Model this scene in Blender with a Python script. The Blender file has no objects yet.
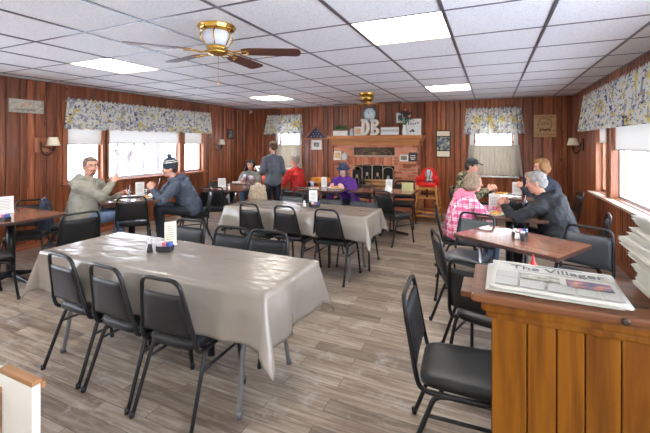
import bpy, bmesh, math, random
from mathutils import Vector, Matrix, Quaternion, noise
random.seed(7)
PI = math.pi
col = bpy.context.scene.collection
V = Vector

SKY, LAMP, EXPO = 11.0, 16.0, 0.5
def newmat(name):
    m = bpy.data.materials.new(name); m.use_nodes = True
    nt = m.node_tree; b = nt.nodes['Principled BSDF']
    return m, nt, b
def N(nt, t, **kw):
    n = nt.nodes.new(t)
    for k, v in kw.items():
        if k.startswith('i_'): n.inputs[k[2:].replace('_', ' ')].default_value = v
        else: setattr(n, k, v)
    return n
def L(nt, a, b): nt.links.new(a, b)
def ramp(nt, fac, stops, interp='LINEAR'):
    r = nt.nodes.new('ShaderNodeValToRGB'); r.color_ramp.interpolation = interp
    e = r.color_ramp.elements
    while len(e) < len(stops): e.new(0.5)
    for k, (p, c) in enumerate(stops):
        e[k].position = p; e[k].color = (c[0], c[1], c[2], 1)
    L(nt, fac, r.inputs['Fac']); return r.outputs['Color']
def srgb(r, g, b):
    f = lambda c: (c/255/12.92) if c/255 <= .04045 else ((c/255+.055)/1.055)**2.4
    return (f(r), f(g), f(b))
def mul(c, k): return tuple(min(1, x*k) for x in c)
def coords(nt, kind='Object', scale=(1,1,1)):
    tc = nt.nodes.new('ShaderNodeTexCoord'); mp = nt.nodes.new('ShaderNodeMapping')
    mp.inputs['Scale'].default_value = scale
    L(nt, tc.outputs[kind], mp.inputs['Vector']); return mp.outputs['Vector']
def simple(name, c, rough=.5, metal=0, var=.15, scale=8, bump=0, bscale=60, spec=.5, sheen=0, coat=0):
    m, nt, b = newmat(name)
    v = coords(nt)
    n = N(nt, 'ShaderNodeTexNoise', i_Scale=scale, i_Detail=4.0); L(nt, v, n.inputs['Vector'])
    co = ramp(nt, n.outputs['Fac'], [(.3, mul(c, 1-var)), (.7, mul(c, 1+var))])
    L(nt, co, b.inputs['Base Color'])
    b.inputs['Roughness'].default_value = rough; b.inputs['Metallic'].default_value = metal
    b.inputs['Specular IOR Level'].default_value = spec
    if sheen: b.inputs['Sheen Weight'].default_value = sheen
    if coat: b.inputs['Coat Weight'].default_value = coat
    if bump:
        n2 = N(nt, 'ShaderNodeTexNoise', i_Scale=bscale, i_Detail=3.0); L(nt, v, n2.inputs['Vector'])
        bp = N(nt, 'ShaderNodeBump', i_Strength=bump, i_Distance=.01); L(nt, n2.outputs['Fac'], bp.inputs['Height'])
        L(nt, bp.outputs['Normal'], b.inputs['Normal'])
    return m
def emis(name, c, s):
    m, nt, b = newmat(name)
    b.inputs['Base Color'].default_value = (*c, 1)
    b.inputs['Emission Color'].default_value = (*c, 1); b.inputs['Emission Strength'].default_value = s
    return m
def wood(name, c_dark, c_mid, c_light, axis='z', rough=.35, usernd=False, gs=1.0, spec=.5, coat=0.0, vary=.5):
    m, nt, b = newmat(name)
    st = {'z': (22*gs, 22*gs, 1.3*gs), 'x': (1.3*gs, 22*gs, 22*gs), 'y': (22*gs, 1.3*gs, 22*gs)}[axis]
    v = coords(nt, 'Object', st)
    if usernd:
        at = N(nt, 'ShaderNodeAttribute', attribute_name='rnd')
        sc = N(nt, 'ShaderNodeMath', operation='MULTIPLY'); sc.inputs[1].default_value = 57.0
        L(nt, at.outputs['Fac'], sc.inputs[0])
        ad = N(nt, 'ShaderNodeVectorMath', operation='ADD'); L(nt, v, ad.inputs[0]); L(nt, sc.outputs[0], ad.inputs[1]); v = ad.outputs[0]
    n = N(nt, 'ShaderNodeTexNoise', i_Scale=1.0, i_Detail=6.0, i_Roughness=.6, i_Distortion=.6); L(nt, v, n.inputs['Vector'])
    co = ramp(nt, n.outputs['Fac'], [(.28, c_dark), (.5, c_mid), (.75, c_light)])
    if usernd:
        mr = N(nt, 'ShaderNodeMapRange'); mr.inputs['To Min'].default_value = 1-vary*.6; mr.inputs['To Max'].default_value = 1+vary*.6
        L(nt, at.outputs['Fac'], mr.inputs['Value'])
        hs = N(nt, 'ShaderNodeHueSaturation'); L(nt, mr.outputs[0], hs.inputs['Value']); L(nt, co, hs.inputs['Color']); co = hs.outputs['Color']
        # knots
        v2 = coords(nt, 'Object', (5, 5, 2.2)); vo = N(nt, 'ShaderNodeTexVoronoi', i_Scale=1.0); 
        ad2 = N(nt, 'ShaderNodeVectorMath', operation='ADD'); L(nt, v2, ad2.inputs[0]); L(nt, sc.outputs[0], ad2.inputs[1]); L(nt, ad2.outputs[0], vo.inputs['Vector'])
        kf = ramp(nt, vo.outputs['Distance'], [(.035, (.25,.25,.25)), (.09, (1,1,1))])
        mx = N(nt, 'ShaderNodeMix', data_type='RGBA', blend_type='MULTIPLY'); mx.inputs['Factor'].default_value = 1
        L(nt, co, mx.inputs['A']); L(nt, kf, mx.inputs['B']); co = mx.outputs['Result']
    L(nt, co, b.inputs['Base Color']); b.inputs['Roughness'].default_value = rough
    b.inputs['Specular IOR Level'].default_value = spec; b.inputs['Coat Weight'].default_value = coat
    return m
M = {}
M['panel'] = wood('panel_pine', srgb(92,44,23), srgb(140,75,42), srgb(176,108,66), 'z', .36, True, coat=.05, vary=.6)
M['groove'] = simple('groove_dark', srgb(34,16,12), .8)
M['trimwood'] = wood('window_trim_pine', srgb(120,68,44), srgb(160,100,68), srgb(186,128,92), 'z', .4)
M['trimwoodh'] = wood('sill_pine', srgb(120,62,44), srgb(150,86,60), srgb(176,112,80), 'y', .35)
M['mantel'] = wood('mantel_oak', srgb(140,84,40), srgb(176,112,58), srgb(196,134,76), 'x', .4)
M['counter_top'] = wood('counter_dark_edge', srgb(66,36,18), srgb(98,58,30), srgb(128,82,48), 'x', .4, coat=.05, spec=.35)
M['counter'] = wood('counter_pine', srgb(84,44,3), srgb(114,66,5), srgb(136,84,12), 'z', .5, True, vary=.25, spec=.2)
M['highchair'] = wood('highchair_wood', srgb(170,110,50), srgb(200,140,72), srgb(216,160,92), 'z', .4)
M['laminate'] = wood('table_laminate', srgb(104,66,50), srgb(138,94,74), srgb(160,118,98), 'x', .16, gs=.6, coat=.3)
M['edge_dark'] = simple('table_edge', srgb(70,46,38), .4)
M['black_metal'] = simple('black_metal', (.008,.008,.009), .32, 0, spec=.4)
M['chrome'] = simple('chrome', (.6,.62,.66), .18, 1)
M['greymetal'] = simple('grey_folding_leg', (.16,.16,.17), .35, .3)
M['brass'] = simple('polished_brass', srgb(212,166,84), .16, 1, var=.05)
M['vinyl'] = simple('black_vinyl', (.011,.012,.013), .40, bump=.15, bscale=220, spec=.38)
M['vinyl_grey'] = simple('grey_vinyl', (.05,.057,.063), .38, bump=.15, bscale=220, spec=.5)
M['blade'] = wood('blade_walnut', srgb(60,26,22), srgb(84,38,30), srgb(104,52,40), 'x', .4)
M['white'] = simple('white_paint', srgb(214,214,208), .45, var=.04)
M['whiteglass'] = simple('white_bowl', srgb(224,228,234), .2, var=.03)
M['paper'] = simple('white_paper', srgb(232,232,228), .7, var=.04)
M['shade'] = simple('lamp_shade_cream', srgb(236,226,200), .8, var=.05)
M['bronze'] = simple('dark_bronze', srgb(58,44,34), .4, .5)
M['ironwork'] = simple('wrought_iron', srgb(176,162,146), .5, .2)
M['soot'] = simple('soot_black', (.01,.01,.01), .9)
M['tbar'] = simple('ceiling_bar', srgb(104,104,110), .3, .35, var=.1)
M['red_plastic'] = simple('red_plastic', srgb(206,24,22), .3)
M['red_fabric'] = simple('red_fabric', srgb(214,40,34), .6)
M['eye'] = simple('eye_white', srgb(220,214,206), .2)
M['glass_lens'] = simple('dark_frame', (.03,.025,.02), .3)
M['snow'] = simple('snow', srgb(238,240,244), .8, var=.05, scale=.5)
M['bark'] = simple('bark', srgb(92,82,80), .9, var=.3)
M['twig'] = simple('twig', srgb(140,118,114), .9, var=.2)
M['siding'] = simple('siding', srgb(90,98,108), .7)
M['roofm'] = simple('outbuilding_roof', srgb(230,232,236), .7)
M['plaster'] = simple('rear_plaster', srgb(236,230,218), .7)
M['leaf'] = simple('green_leaf', srgb(62,128,44), .5, var=.5, scale=40)
M['darkleaf'] = simple('dark_flower', srgb(40,44,60), .6, var=.5, scale=40)
M['pinkflower'] = simple('pink_flower', srgb(220,160,150), .6)
M['navy'] = simple('navy', srgb(32,38,78), .6)
M['teal'] = simple('teal_rim', srgb(70,104,104), .4)
M['ink'] = simple('ink', (.03,.03,.035), .7)
M['inkgrey'] = simple('ink_grey', (.2,.2,.2), .8)
M['cork'] = simple('tan_print', srgb(196,160,112), .7, var=.2, scale=30)
M['amber'] = simple('amber_cloth', srgb(226,150,46), .7, var=.2)
M['cream_fur'] = simple('cream_coat', srgb(204,186,162), .9, var=.25, scale=30, bump=.5)
M['log'] = wood('split_log', srgb(120,84,50), srgb(170,128,84), srgb(200,160,112), 'x', .8)
M['greenbottle'] = simple('green_bottle', srgb(20,70,40), .2)
M['blueplastic'] = simple('blue_packets', srgb(70,110,180), .5, var=.4, scale=90)
M['pinkplastic'] = simple('pink_packets', srgb(220,130,150), .5, var=.4, scale=90)
M['food'] = simple('yellow_food', srgb(216,160,64), .6, var=.4, scale=60)
M['coral'] = simple('coral_cup', srgb(238,112,90), .4)
M['lilac'] = simple('lilac_cup', srgb(190,180,210), .3)

def glassy(name, tint=(1,1,1), refl=.12):
    m, nt, b = newmat(name); nt.nodes.remove(b)
    t = N(nt, 'ShaderNodeBsdfTransparent'); t.inputs['Color'].default_value = (*tint, 1)
    g = N(nt, 'ShaderNodeBsdfGlossy'); g.inputs['Roughness'].default_value = .03
    lw = N(nt, 'ShaderNodeLayerWeight', i_Blend=.5); mx = N(nt, 'ShaderNodeMixShader')
    pw = N(nt, 'ShaderNodeMath', operation='POWER'); pw.inputs[1].default_value = 4.0; L(nt, lw.outputs['Facing'], pw.inputs[0]); ml = N(nt, 'ShaderNodeMath', operation='MULTIPLY_ADD'); ml.inputs[1].default_value = .5; ml.inputs[2].default_value = refl*.3; L(nt, pw.outputs[0], ml.inputs[0]); L(nt, ml.outputs[0], mx.inputs['Fac']); L(nt, t.outputs[0], mx.inputs[1]); L(nt, g.outputs[0], mx.inputs[2])
    L(nt, mx.outputs[0], nt.nodes['Material Output'].inputs['Surface']); return m
M['pane'] = glassy('window_glass', (.97,.98,1), .1)
M['glassware'] = glassy('glassware', (.86,.89,.93), .5)
def translucent(name, c, amt=.5, mask=None):
    m, nt, b = newmat(name)
    t = N(nt, 'ShaderNodeBsdfTranslucent'); t.inputs['Color'].default_value = (*c, 1)
    mx = N(nt, 'ShaderNodeMixShader', i_Fac=amt)
    b.inputs['Base Color'].default_value = (*c, 1); b.inputs['Roughness'].default_value = .8
    L(nt, b.outputs[0], mx.inputs[1]); L(nt, t.outputs[0], mx.inputs[2])
    L(nt, mx.outputs[0], nt.nodes['Material Output'].inputs['Surface']); return m, nt, b, t
M['blind'] = translucent('roller_blind', srgb(236,234,230), .22)[0]
M['cafe'] = translucent('cafe_curtain', srgb(196,188,174), .35)[0]

# floral valance: UV in metres
m, nt, b, t = translucent('floral_valance', (.8,.8,.75), .25)
uv = coords(nt, 'UV', (1,1,1))
base = srgb(236,234,226)
def blot(scale, lo, hi, off, col, prev, dist=.5, det=2.0):
    mp = N(nt, 'ShaderNodeMapping'); mp.inputs['Location'].default_value = off; L(nt, uv, mp.inputs['Vector'])
    n = N(nt, 'ShaderNodeTexNoise', i_Scale=scale, i_Detail=det, i_Distortion=dist); L(nt, mp.outputs[0], n.inputs['Vector'])
    f = ramp(nt, n.outputs['Fac'], [(lo, (0,0,0)), (hi, (1,1,1))])
    mx = N(nt, 'ShaderNodeMix', data_type='RGBA'); L(nt, f, mx.inputs['Factor'])
    if isinstance(prev, tuple): mx.inputs['A'].default_value = (*prev, 1)
    else: L(nt, prev, mx.inputs['A'])
    mx.inputs['B'].default_value = (*col, 1); return mx.outputs['Result']
c1 = blot(4.5, .57, .65, (0,0,0), srgb(226,208,120), base, .3)
c1 = blot(10.0, .61, .69, (3,1,0), srgb(206,180,84), c1, 1.0)
c2 = blot(8.0, .55, .60, (7,5,2), srgb(170,172,182), c1, 1.5)
c3 = blot(12.0, .585, .64, (9,2,8), srgb(66,78,122), c2, 2.0, 3.0)
L(nt, c3, b.inputs['Base Color']); L(nt, c3, t.inputs['Color']); M['floral'] = m

# floor: grey-brown weathered planks running along x
m, nt, b = newmat('plank_floor')
v = coords(nt)
br = N(nt, 'ShaderNodeTexBrick', offset=.37, offset_frequency=2, squash=1.0)
br.inputs['Scale'].default_value = 1; br.inputs['Mortar Size'].default_value = .0022; br.inputs['Mortar Smooth'].default_value = .3
br.inputs['Brick Width'].default_value = .92; br.inputs['Row Height'].default_value = .118
br.inputs['Color1'].default_value = (0,0,0,1); br.inputs['Color2'].default_value = (1,1,1,1); br.inputs['Mortar'].default_value = (.5,.5,.5,1)
L(nt, v, br.inputs['Vector'])
vs = coords(nt, 'Object', (1.2, 14, 1))
bc = N(nt, 'ShaderNodeVectorMath', operation='MULTIPLY_ADD'); bc.inputs[1].default_value = (9,5,7)
L(nt, br.outputs['Color'], bc.inputs[0]); L(nt, vs, bc.inputs[2])
n1 = N(nt, 'ShaderNodeTexNoise', i_Scale=1.6, i_Detail=8.0, i_Roughness=.7, i_Distortion=.8); L(nt, bc.outputs[0], n1.inputs['Vector'])
grain = ramp(nt, n1.outputs['Fac'], [(.26, srgb(96,78,64)), (.45, srgb(142,126,110)), (.58, srgb(174,159,143)), (.75, srgb(208,197,184))])
tone = ramp(nt, br.outputs['Color'], [(0, (.46,.43,.41)), (.45, (.82,.80,.78)), (1, (1.0,1.0,1.0))])
mx = N(nt, 'ShaderNodeMix', data_type='RGBA', blend_type='MULTIPLY'); mx.inputs['Factor'].default_value = .9
L(nt, grain, mx.inputs['A']); L(nt, tone, mx.inputs['B'])
n2 = N(nt, 'ShaderNodeTexNoise', i_Scale=5.0, i_Detail=6.0, i_Roughness=.75); L(nt, v, n2.inputs['Vector'])
wh = ramp(nt, n2.outputs['Fac'], [(.54, (0,0,0)), (.7, (.5,.5,.5))])
mx2 = N(nt, 'ShaderNodeMix', data_type='RGBA'); L(nt, wh, mx2.inputs['Factor']); L(nt, mx.outputs['Result'], mx2.inputs['A']); mx2.inputs['B'].default_value = (*srgb(196,190,184), 1)
mx3 = N(nt, 'ShaderNodeMix', data_type='RGBA', blend_type='MULTIPLY'); L(nt, br.outputs['Fac'], mx3.inputs['Factor']); L(nt, mx2.outputs['Result'], mx3.inputs['A']); mx3.inputs['B'].default_value = (.35,.33,.32,1)
L(nt, mx3.outputs['Result'], b.inputs['Base Color'])
rr = ramp(nt, n1.outputs['Fac'], [(.3, (.30,.30,.30)), (.8, (.46,.46,.46))]); L(nt, rr, b.inputs['Roughness'])
bp = N(nt, 'ShaderNodeBump', i_Strength=.12, i_Distance=.004); L(nt, n1.outputs['Fac'], bp.inputs['Height']); L(nt, bp.outputs['Normal'], b.inputs['Normal'])
M['floor'] = m
# ceiling tile with pin holes
m, nt, b = newmat('ceiling_tile'); v = coords(nt)
n = N(nt, 'ShaderNodeTexNoise', i_Scale=85.0, i_Detail=3.0); L(nt, v, n.inputs['Vector'])
co = ramp(nt, n.outputs['Fac'], [(.34, srgb(222,223,224)), (.46, srgb(242,243,244)), (.7, srgb(248,248,249))])
L(nt, co, b.inputs['Base Color']); b.inputs['Roughness'].default_value = .6; b.inputs['Specular IOR Level'].default_value = .3
M['tile'] = m
# brick
m, nt, b = newmat('red_brick'); v = coords(nt)
at = N(nt, 'ShaderNodeAttribute', attribute_name='rnd')
co = ramp(nt, at.outputs['Fac'], [(0, srgb(158,88,60)), (.5, srgb(192,116,84)), (1, srgb(214,146,114))])
n = N(nt, 'ShaderNodeTexNoise', i_Scale=30.0, i_Detail=5.0); L(nt, v, n.inputs['Vector'])
sh = ramp(nt, n.outputs['Fac'], [(.3, (.8,.78,.76)), (.6, (1,1,1))])
mx = N(nt, 'ShaderNodeMix', data_type='RGBA', blend_type='MULTIPLY'); mx.inputs['Factor'].default_value = 1; L(nt, co, mx.inputs['A']); L(nt, sh, mx.inputs['B'])
L(nt, mx.outputs['Result'], b.inputs['Base Color']); b.inputs['Roughness'].default_value = .8; M['brick'] = m
M['mortar'] = simple('mortar', srgb(176,152,134), .9)
# tablecloth vinyl
M['cloth'] = simple('grey_vinyl_cloth', srgb(138,129,118), .22, var=.03, scale=3, spec=.6)
nt = M['cloth'].node_tree; v = coords(nt, 'Object', (3.0,7,3)); n = N(nt, 'ShaderNodeTexNoise', i_Scale=1.3, i_Detail=2.0, i_Distortion=.3); L(nt, v, n.inputs['Vector']); f = n.outputs['Fac']; bp = N(nt, 'ShaderNodeBump', i_Strength=.5, i_Distance=.024); L(nt, f, bp.inputs['Height']); L(nt, bp.outputs['Normal'], nt.nodes['Principled BSDF'].inputs['Normal'])
M['vinylliner'] = simple('cloth_underside', srgb(214,212,206), .6)
# newsprint
m, nt, b = newmat('newsprint'); v = coords(nt, 'Object', (1,1,1))
M['news'] = simple('newsprint_paper', srgb(186,182,170), .8, var=.05, scale=12)
m, nt, b = newmat('column_text'); v = coords(nt, 'Object')
w = N(nt, 'ShaderNodeTexWave', wave_type='BANDS', bands_direction='Y', i_Scale=60.0, i_Distortion=1.5); w.inputs['Detail Scale'].default_value = 40; L(nt, v, w.inputs['Vector'])
L(nt, ramp(nt, w.outputs['Fac'], [(.35, srgb(136,133,126)), (.6, srgb(184,180,168))]), b.inputs['Base Color']); b.inputs['Roughness'].default_value = .8; M['coltext'] = m
m, nt, b = newmat('news_photo_colour'); v = coords(nt, 'Object', (14,20,1))
n = N(nt, 'ShaderNodeTexNoise', i_Scale=1.5, i_Detail=5.0); L(nt, v, n.inputs['Vector'])
L(nt, ramp(nt, n.outputs['Fac'], [(.3, srgb(60,66,90)), (.48, srgb(110,100,120)), (.6, srgb(170,110,90)), (.75, srgb(190,170,160))]), b.inputs['Base Color']); b.inputs['Roughness'].default_value = .8; M['newsphoto'] = m
m, nt, b = newmat('news_photo_grey'); v = coords(nt, 'Object', (14,20,1))
n = N(nt, 'ShaderNodeTexNoise', i_Scale=2.5, i_Detail=5.0); L(nt, v, n.inputs['Vector'])
L(nt, ramp(nt, n.outputs['Fac'], [(.3, srgb(90,90,80)), (.7, srgb(190,188,170))]), b.inputs['Base Color']); b.inputs['Roughness'].default_value = .8; M['newsgrey'] = m
# camouflage
m, nt, b = newmat('camouflage'); v = coords(nt, 'Object')
n = N(nt, 'ShaderNodeTexNoise', i_Scale=16.0, i_Detail=3.0); L(nt, v, n.inputs['Vector'])
L(nt, ramp(nt, n.outputs['Fac'], [(.4, srgb(64,60,44)), (.47, srgb(128,124,96)), (.53, srgb(160,150,118)), (.6, srgb(84,88,60))], 'CONSTANT'), b.inputs['Base Color']); b.inputs['Roughness'].default_value = .8; M['camo'] = m
# pink plaid
m, nt, b = newmat('pink_plaid'); 
def bands(direction, sc, lo, hi):
    v = coords(nt, 'Object'); w = N(nt, 'ShaderNodeTexWave', wave_type='BANDS', bands_direction=direction, i_Scale=sc); L(nt, v, w.inputs['Vector'])
    return ramp(nt, w.outputs['Fac'], [(lo, (0,0,0)), (hi, (1,1,1))])
def mixc(a, bcol, f, amt=1):
    mx = N(nt, 'ShaderNodeMix', data_type='RGBA'); L(nt, f, mx.inputs['Factor'])
    if isinstance(a, tuple): mx.inputs['A'].default_value = (*a, 1)
    else: L(nt, a, mx.inputs['A'])
    mx.inputs['B'].default_value = (*bcol, 1); return mx.outputs['Result']
c = mixc(srgb(236,120,160), srgb(244,206,216), bands('Z', 3.6, .62, .7))
c = mixc(c, srgb(246,214,222), bands('X', 3.6, .7, .78)); c = mixc(c, srgb(204,70,120), bands('Z', 7.0, .93, .97)); c = mixc(c, srgb(204,70,120), bands('Y', 5.0, .93, .97))
L(nt, c, b.inputs['Base Color']); b.inputs['Roughness'].default_value = .8; M['plaid'] = m

# ------------------------------------------------------------------ mesh builder
class MB:
    def __init__(s): s.v = []; s.f = []; s.sm = []; s.mi = []; s.rn = []; s.uv = {}
    def add(s, vs, fs, smooth=False, mi=0, rnd=0.0, T=None):
        o = len(s.v)
        s.v += [tuple(T @ V(p)) if T is not None else tuple(p) for p in vs]
        for f in fs:
            s.f.append(tuple(i+o for i in f)); s.sm.append(smooth); s.mi.append(mi); s.rn.append(rnd)
        return o
    def box(s, a, b, bev=0.0, mi=0, rnd=0.0, T=None):
        x0,y0,z0 = [min(p,q) for p,q in zip(a,b)]; x1,y1,z1 = [max(p,q) for p,q in zip(a,b)]
        if bev <= 0 or bev*2.05 > min(x1-x0,y1-y0,z1-z0):
            vs = [(x0,y0,z0),(x1,y0,z0),(x1,y1,z0),(x0,y1,z0),(x0,y0,z1),(x1,y0,z1),(x1,y1,z1),(x0,y1,z1)]
            s.add(vs, [(3,2,1,0),(4,5,6,7),(0,1,5,4),(1,2,6,5),(2,3,7,6),(3,0,4,7)], False, mi, rnd, T); return
        bm = bmesh.new(); bmesh.ops.create_cube(bm, size=1)
        for v in bm.verts: v.co = V(((v.co.x+.5)*(x1-x0)+x0, (v.co.y+.5)*(y1-y0)+y0, (v.co.z+.5)*(z1-z0)+z0))
        bmesh.ops.bevel(bm, geom=bm.edges[:], offset=bev, segments=2, affect='EDGES', profile=.6)
        s.frombm(bm, False, mi, rnd, T)
    def frombm(s, bm, smooth=False, mi=0, rnd=0.0, T=None):
        bm.verts.ensure_lookup_table()
        s.add([v.co[:] for v in bm.verts], [tuple(v.index for v in f.verts) for f in bm.faces], smooth, mi, rnd, T); bm.free()
    def obox(s, c, size, R=None, bev=0.0, mi=0, rnd=0.0):
        T = Matrix.Translation(V(c)) @ (R.to_4x4() if R is not None else Matrix.Identity(4))
        h = [x/2 for x in size]; s.box((-h[0],-h[1],-h[2]), h, bev, mi, rnd, T)
    def tube(s, pts, r, n=8, mi=0, smooth=True, caps=True, up=None, flat=1.0, T=None):
        pts = [V(p) for p in pts]; k = len(pts)
        rs = r if isinstance(r, (list, tuple)) else [r]*k
        tang = []
        for i in range(k):
            d = (pts[min(i+1,k-1)]-pts[max(i-1,0)]); tang.append(d.normalized() if d.length > 1e-9 else V((0,0,1)))
        u = V(up) if up else (V((0,0,1)) if abs(tang[0].z) < .9 else V((1,0,0)))
        u = (u-tang[0]*u.dot(tang[0])).normalized(); vs = []; fs = []
        for i in range(k):
            if i:
                q = tang[i-1].rotation_difference(tang[i]); u = (q @ u); u = (u-tang[i]*u.dot(tang[i])).normalized()
            w = tang[i].cross(u)
            for j in range(n):
                a = 2*PI*j/n; vs.append(pts[i]+(u*math.cos(a)*flat+w*math.sin(a))*rs[i])
        for i in range(k-1):
            for j in range(n):
                a, b_ = i*n+j, i*n+(j+1)%n; fs.append((a, b_, b_+n, a+n))
        if caps: fs.append(tuple(range(n-1,-1,-1))); fs.append(tuple((k-1)*n+j for j in range(n)))
        s.add(vs, fs, smooth, mi, 0.0, T)
    def lathe(s, prof, c=(0,0,0), n=20, mi=0, smooth=True, T=None, cap=True):
        vs = []; fs = []; k = len(prof)
        for r, z in prof:
            for j in range(n):
                a = 2*PI*j/n; vs.append((c[0]+r*math.cos(a), c[1]+r*math.sin(a), c[2]+z))
        for i in range(k-1):
            for j in range(n):
                a, b_ = i*n+j, i*n+(j+1)%n; fs.append((a, b_, b_+n, a+n))
        if cap: fs.append(tuple(range(n-1,-1,-1))); fs.append(tuple((k-1)*n+j for j in range(n)))
        s.add(vs, fs, smooth, mi, 0.0, T)
    def sphere(s, c, r, n=12, mi=0, T=None, R=None):
        if not isinstance(r, (tuple, list)): r = (r,r,r)
        bm = bmesh.new(); bmesh.ops.create_uvsphere(bm, u_segments=n, v_segments=max(6,n*2//3), radius=1)
        for v in bm.verts:
            p = V((v.co.x*r[0], v.co.y*r[1], v.co.z*r[2]))
            if R is not None: p = R @ p
            v.co = p+V(c)
        s.frombm(bm, True, mi, 0.0, T)
    def prism(s, pts, z0, z1, mi=0, T=None, rnd=0.0, smooth=False):
        n = len(pts); vs = [(x,y,z0) for x,y in pts]+[(x,y,z1) for x,y in pts]
        fs = [tuple(range(n-1,-1,-1)), tuple(range(n,2*n))]+[(i,(i+1)%n,(i+1)%n+n,i+n) for i in range(n)]
        s.add(vs, fs, smooth, mi, rnd, T)
    def build(s, name, mats, parent=None, loc=None, rotz=0, recalc=False, mods=None):
        me = bpy.data.meshes.new(name); me.from_pydata(s.v, [], s.f)
        if not isinstance(mats, (list, tuple)): mats = [mats]
        for m_ in mats: me.materials.append(m_)
        me.polygons.foreach_set('use_smooth', s.sm); me.polygons.foreach_set('material_index', s.mi)
        a = me.attributes.new('rnd', 'FLOAT', 'FACE'); a.data.foreach_set('value', s.rn)
        if recalc:
            bm = bmesh.new(); bm.from_mesh(me); bmesh.ops.recalc_face_normals(bm, faces=bm.faces[:]); bm.to_mesh(me); bm.free()
        me.update()
        o = bpy.data.objects.new(name, me); col.objects.link(o)
        if parent: o.parent = parent
        if loc is not None: o.location = loc
        o.rotation_euler[2] = rotz
        return o
def tag(o, label=None, cat=None, group=None, kind=None):
    if label: o['label'] = label
    if cat: o['category'] = cat
    if group: o['group'] = group
    if kind: o['kind'] = kind
    return o
def thing(name, label, cat, loc=(0,0,0), rotz=0, group=None):
    o = bpy.data.objects.new(name, None); col.objects.link(o); o.location = loc; o.rotation_euler[2] = rotz
    o.empty_display_size = .1
    return tag(o, label, cat, group)
def struct(o): o['kind'] = 'structure'; return o
kids = {}
def dup(o, parent=None):
    c = o.copy(); col.objects.link(c)
    if parent: c.parent = parent
    for ch in [x for x in bpy.data.objects if x.parent == o]: dup(ch, c)
    return c
def place(src, loc, rotz, label, group=None):
    o = src if not src.get('placed') else dup(src)
    src['placed'] = 1
    o.location = loc; o.rotation_euler[2] = rotz; o['label'] = label
    if group: o['group'] = group
    return o
def arc(cx, cy, r, a0, a1, n): return [(cx+r*math.cos(a0+(a1-a0)*i/n), cy+r*math.sin(a0+(a1-a0)*i/n)) for i in range(n+1)]
def rrect(x0, y0, x1, y1, r, n=4):
    return arc(x1-r,y1-r,r,0,PI/2,n)+arc(x0+r,y1-r,r,PI/2,PI,n)+arc(x0+r,y0+r,r,PI,1.5*PI,n)+arc(x1-r,y0+r,r,1.5*PI,2*PI,n)
def bez(pts, n=6):
    """Catmull-Rom through pts"""
    P = [V(p) for p in pts]; P = [P[0]*2-P[1]]+P+[P[-1]*2-P[-2]]; out = []
    for i in range(1, len(P)-2):
        for k in range(n):
            t = k/n; a,b_,c_,d = P[i-1:i+3]
            out.append(.5*((2*b_)+(c_-a)*t+(2*a-5*b_+4*c_-d)*t*t+(3*b_-a-3*c_+d)*t**3))
    out.append(P[-2]); return out
def face_rot(dx, dy): return math.atan2(-dx, dy)
def text(body, name, size, mat, parent=None, T=None, extrude=.001, offset=0, align='CENTER'):
    cu = bpy.data.curves.new(name, 'FONT'); cu.body = body; cu.size = size; cu.extrude = extrude; cu.offset = offset
    cu.align_x = align; cu.align_y = 'CENTER'; cu.materials.append(mat)
    tmp = bpy.data.objects.new(name, cu); col.objects.link(tmp)
    dg = bpy.context.evaluated_depsgraph_get(); dg.update()
    me = bpy.data.meshes.new_from_object(tmp.evaluated_get(dg)); bpy.data.objects.remove(tmp)
    o = bpy.data.objects.new(name, me); col.objects.link(o)
    if not me.materials: me.materials.append(mat)
    if parent: o.parent = parent
    if T is not None: o.matrix_local = T
    return o
# ------------------------------------------------------------------ room
XL, XR, YB, YF, ZC = -6.365, 1.508, 8.78, -2.2, 2.56
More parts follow.
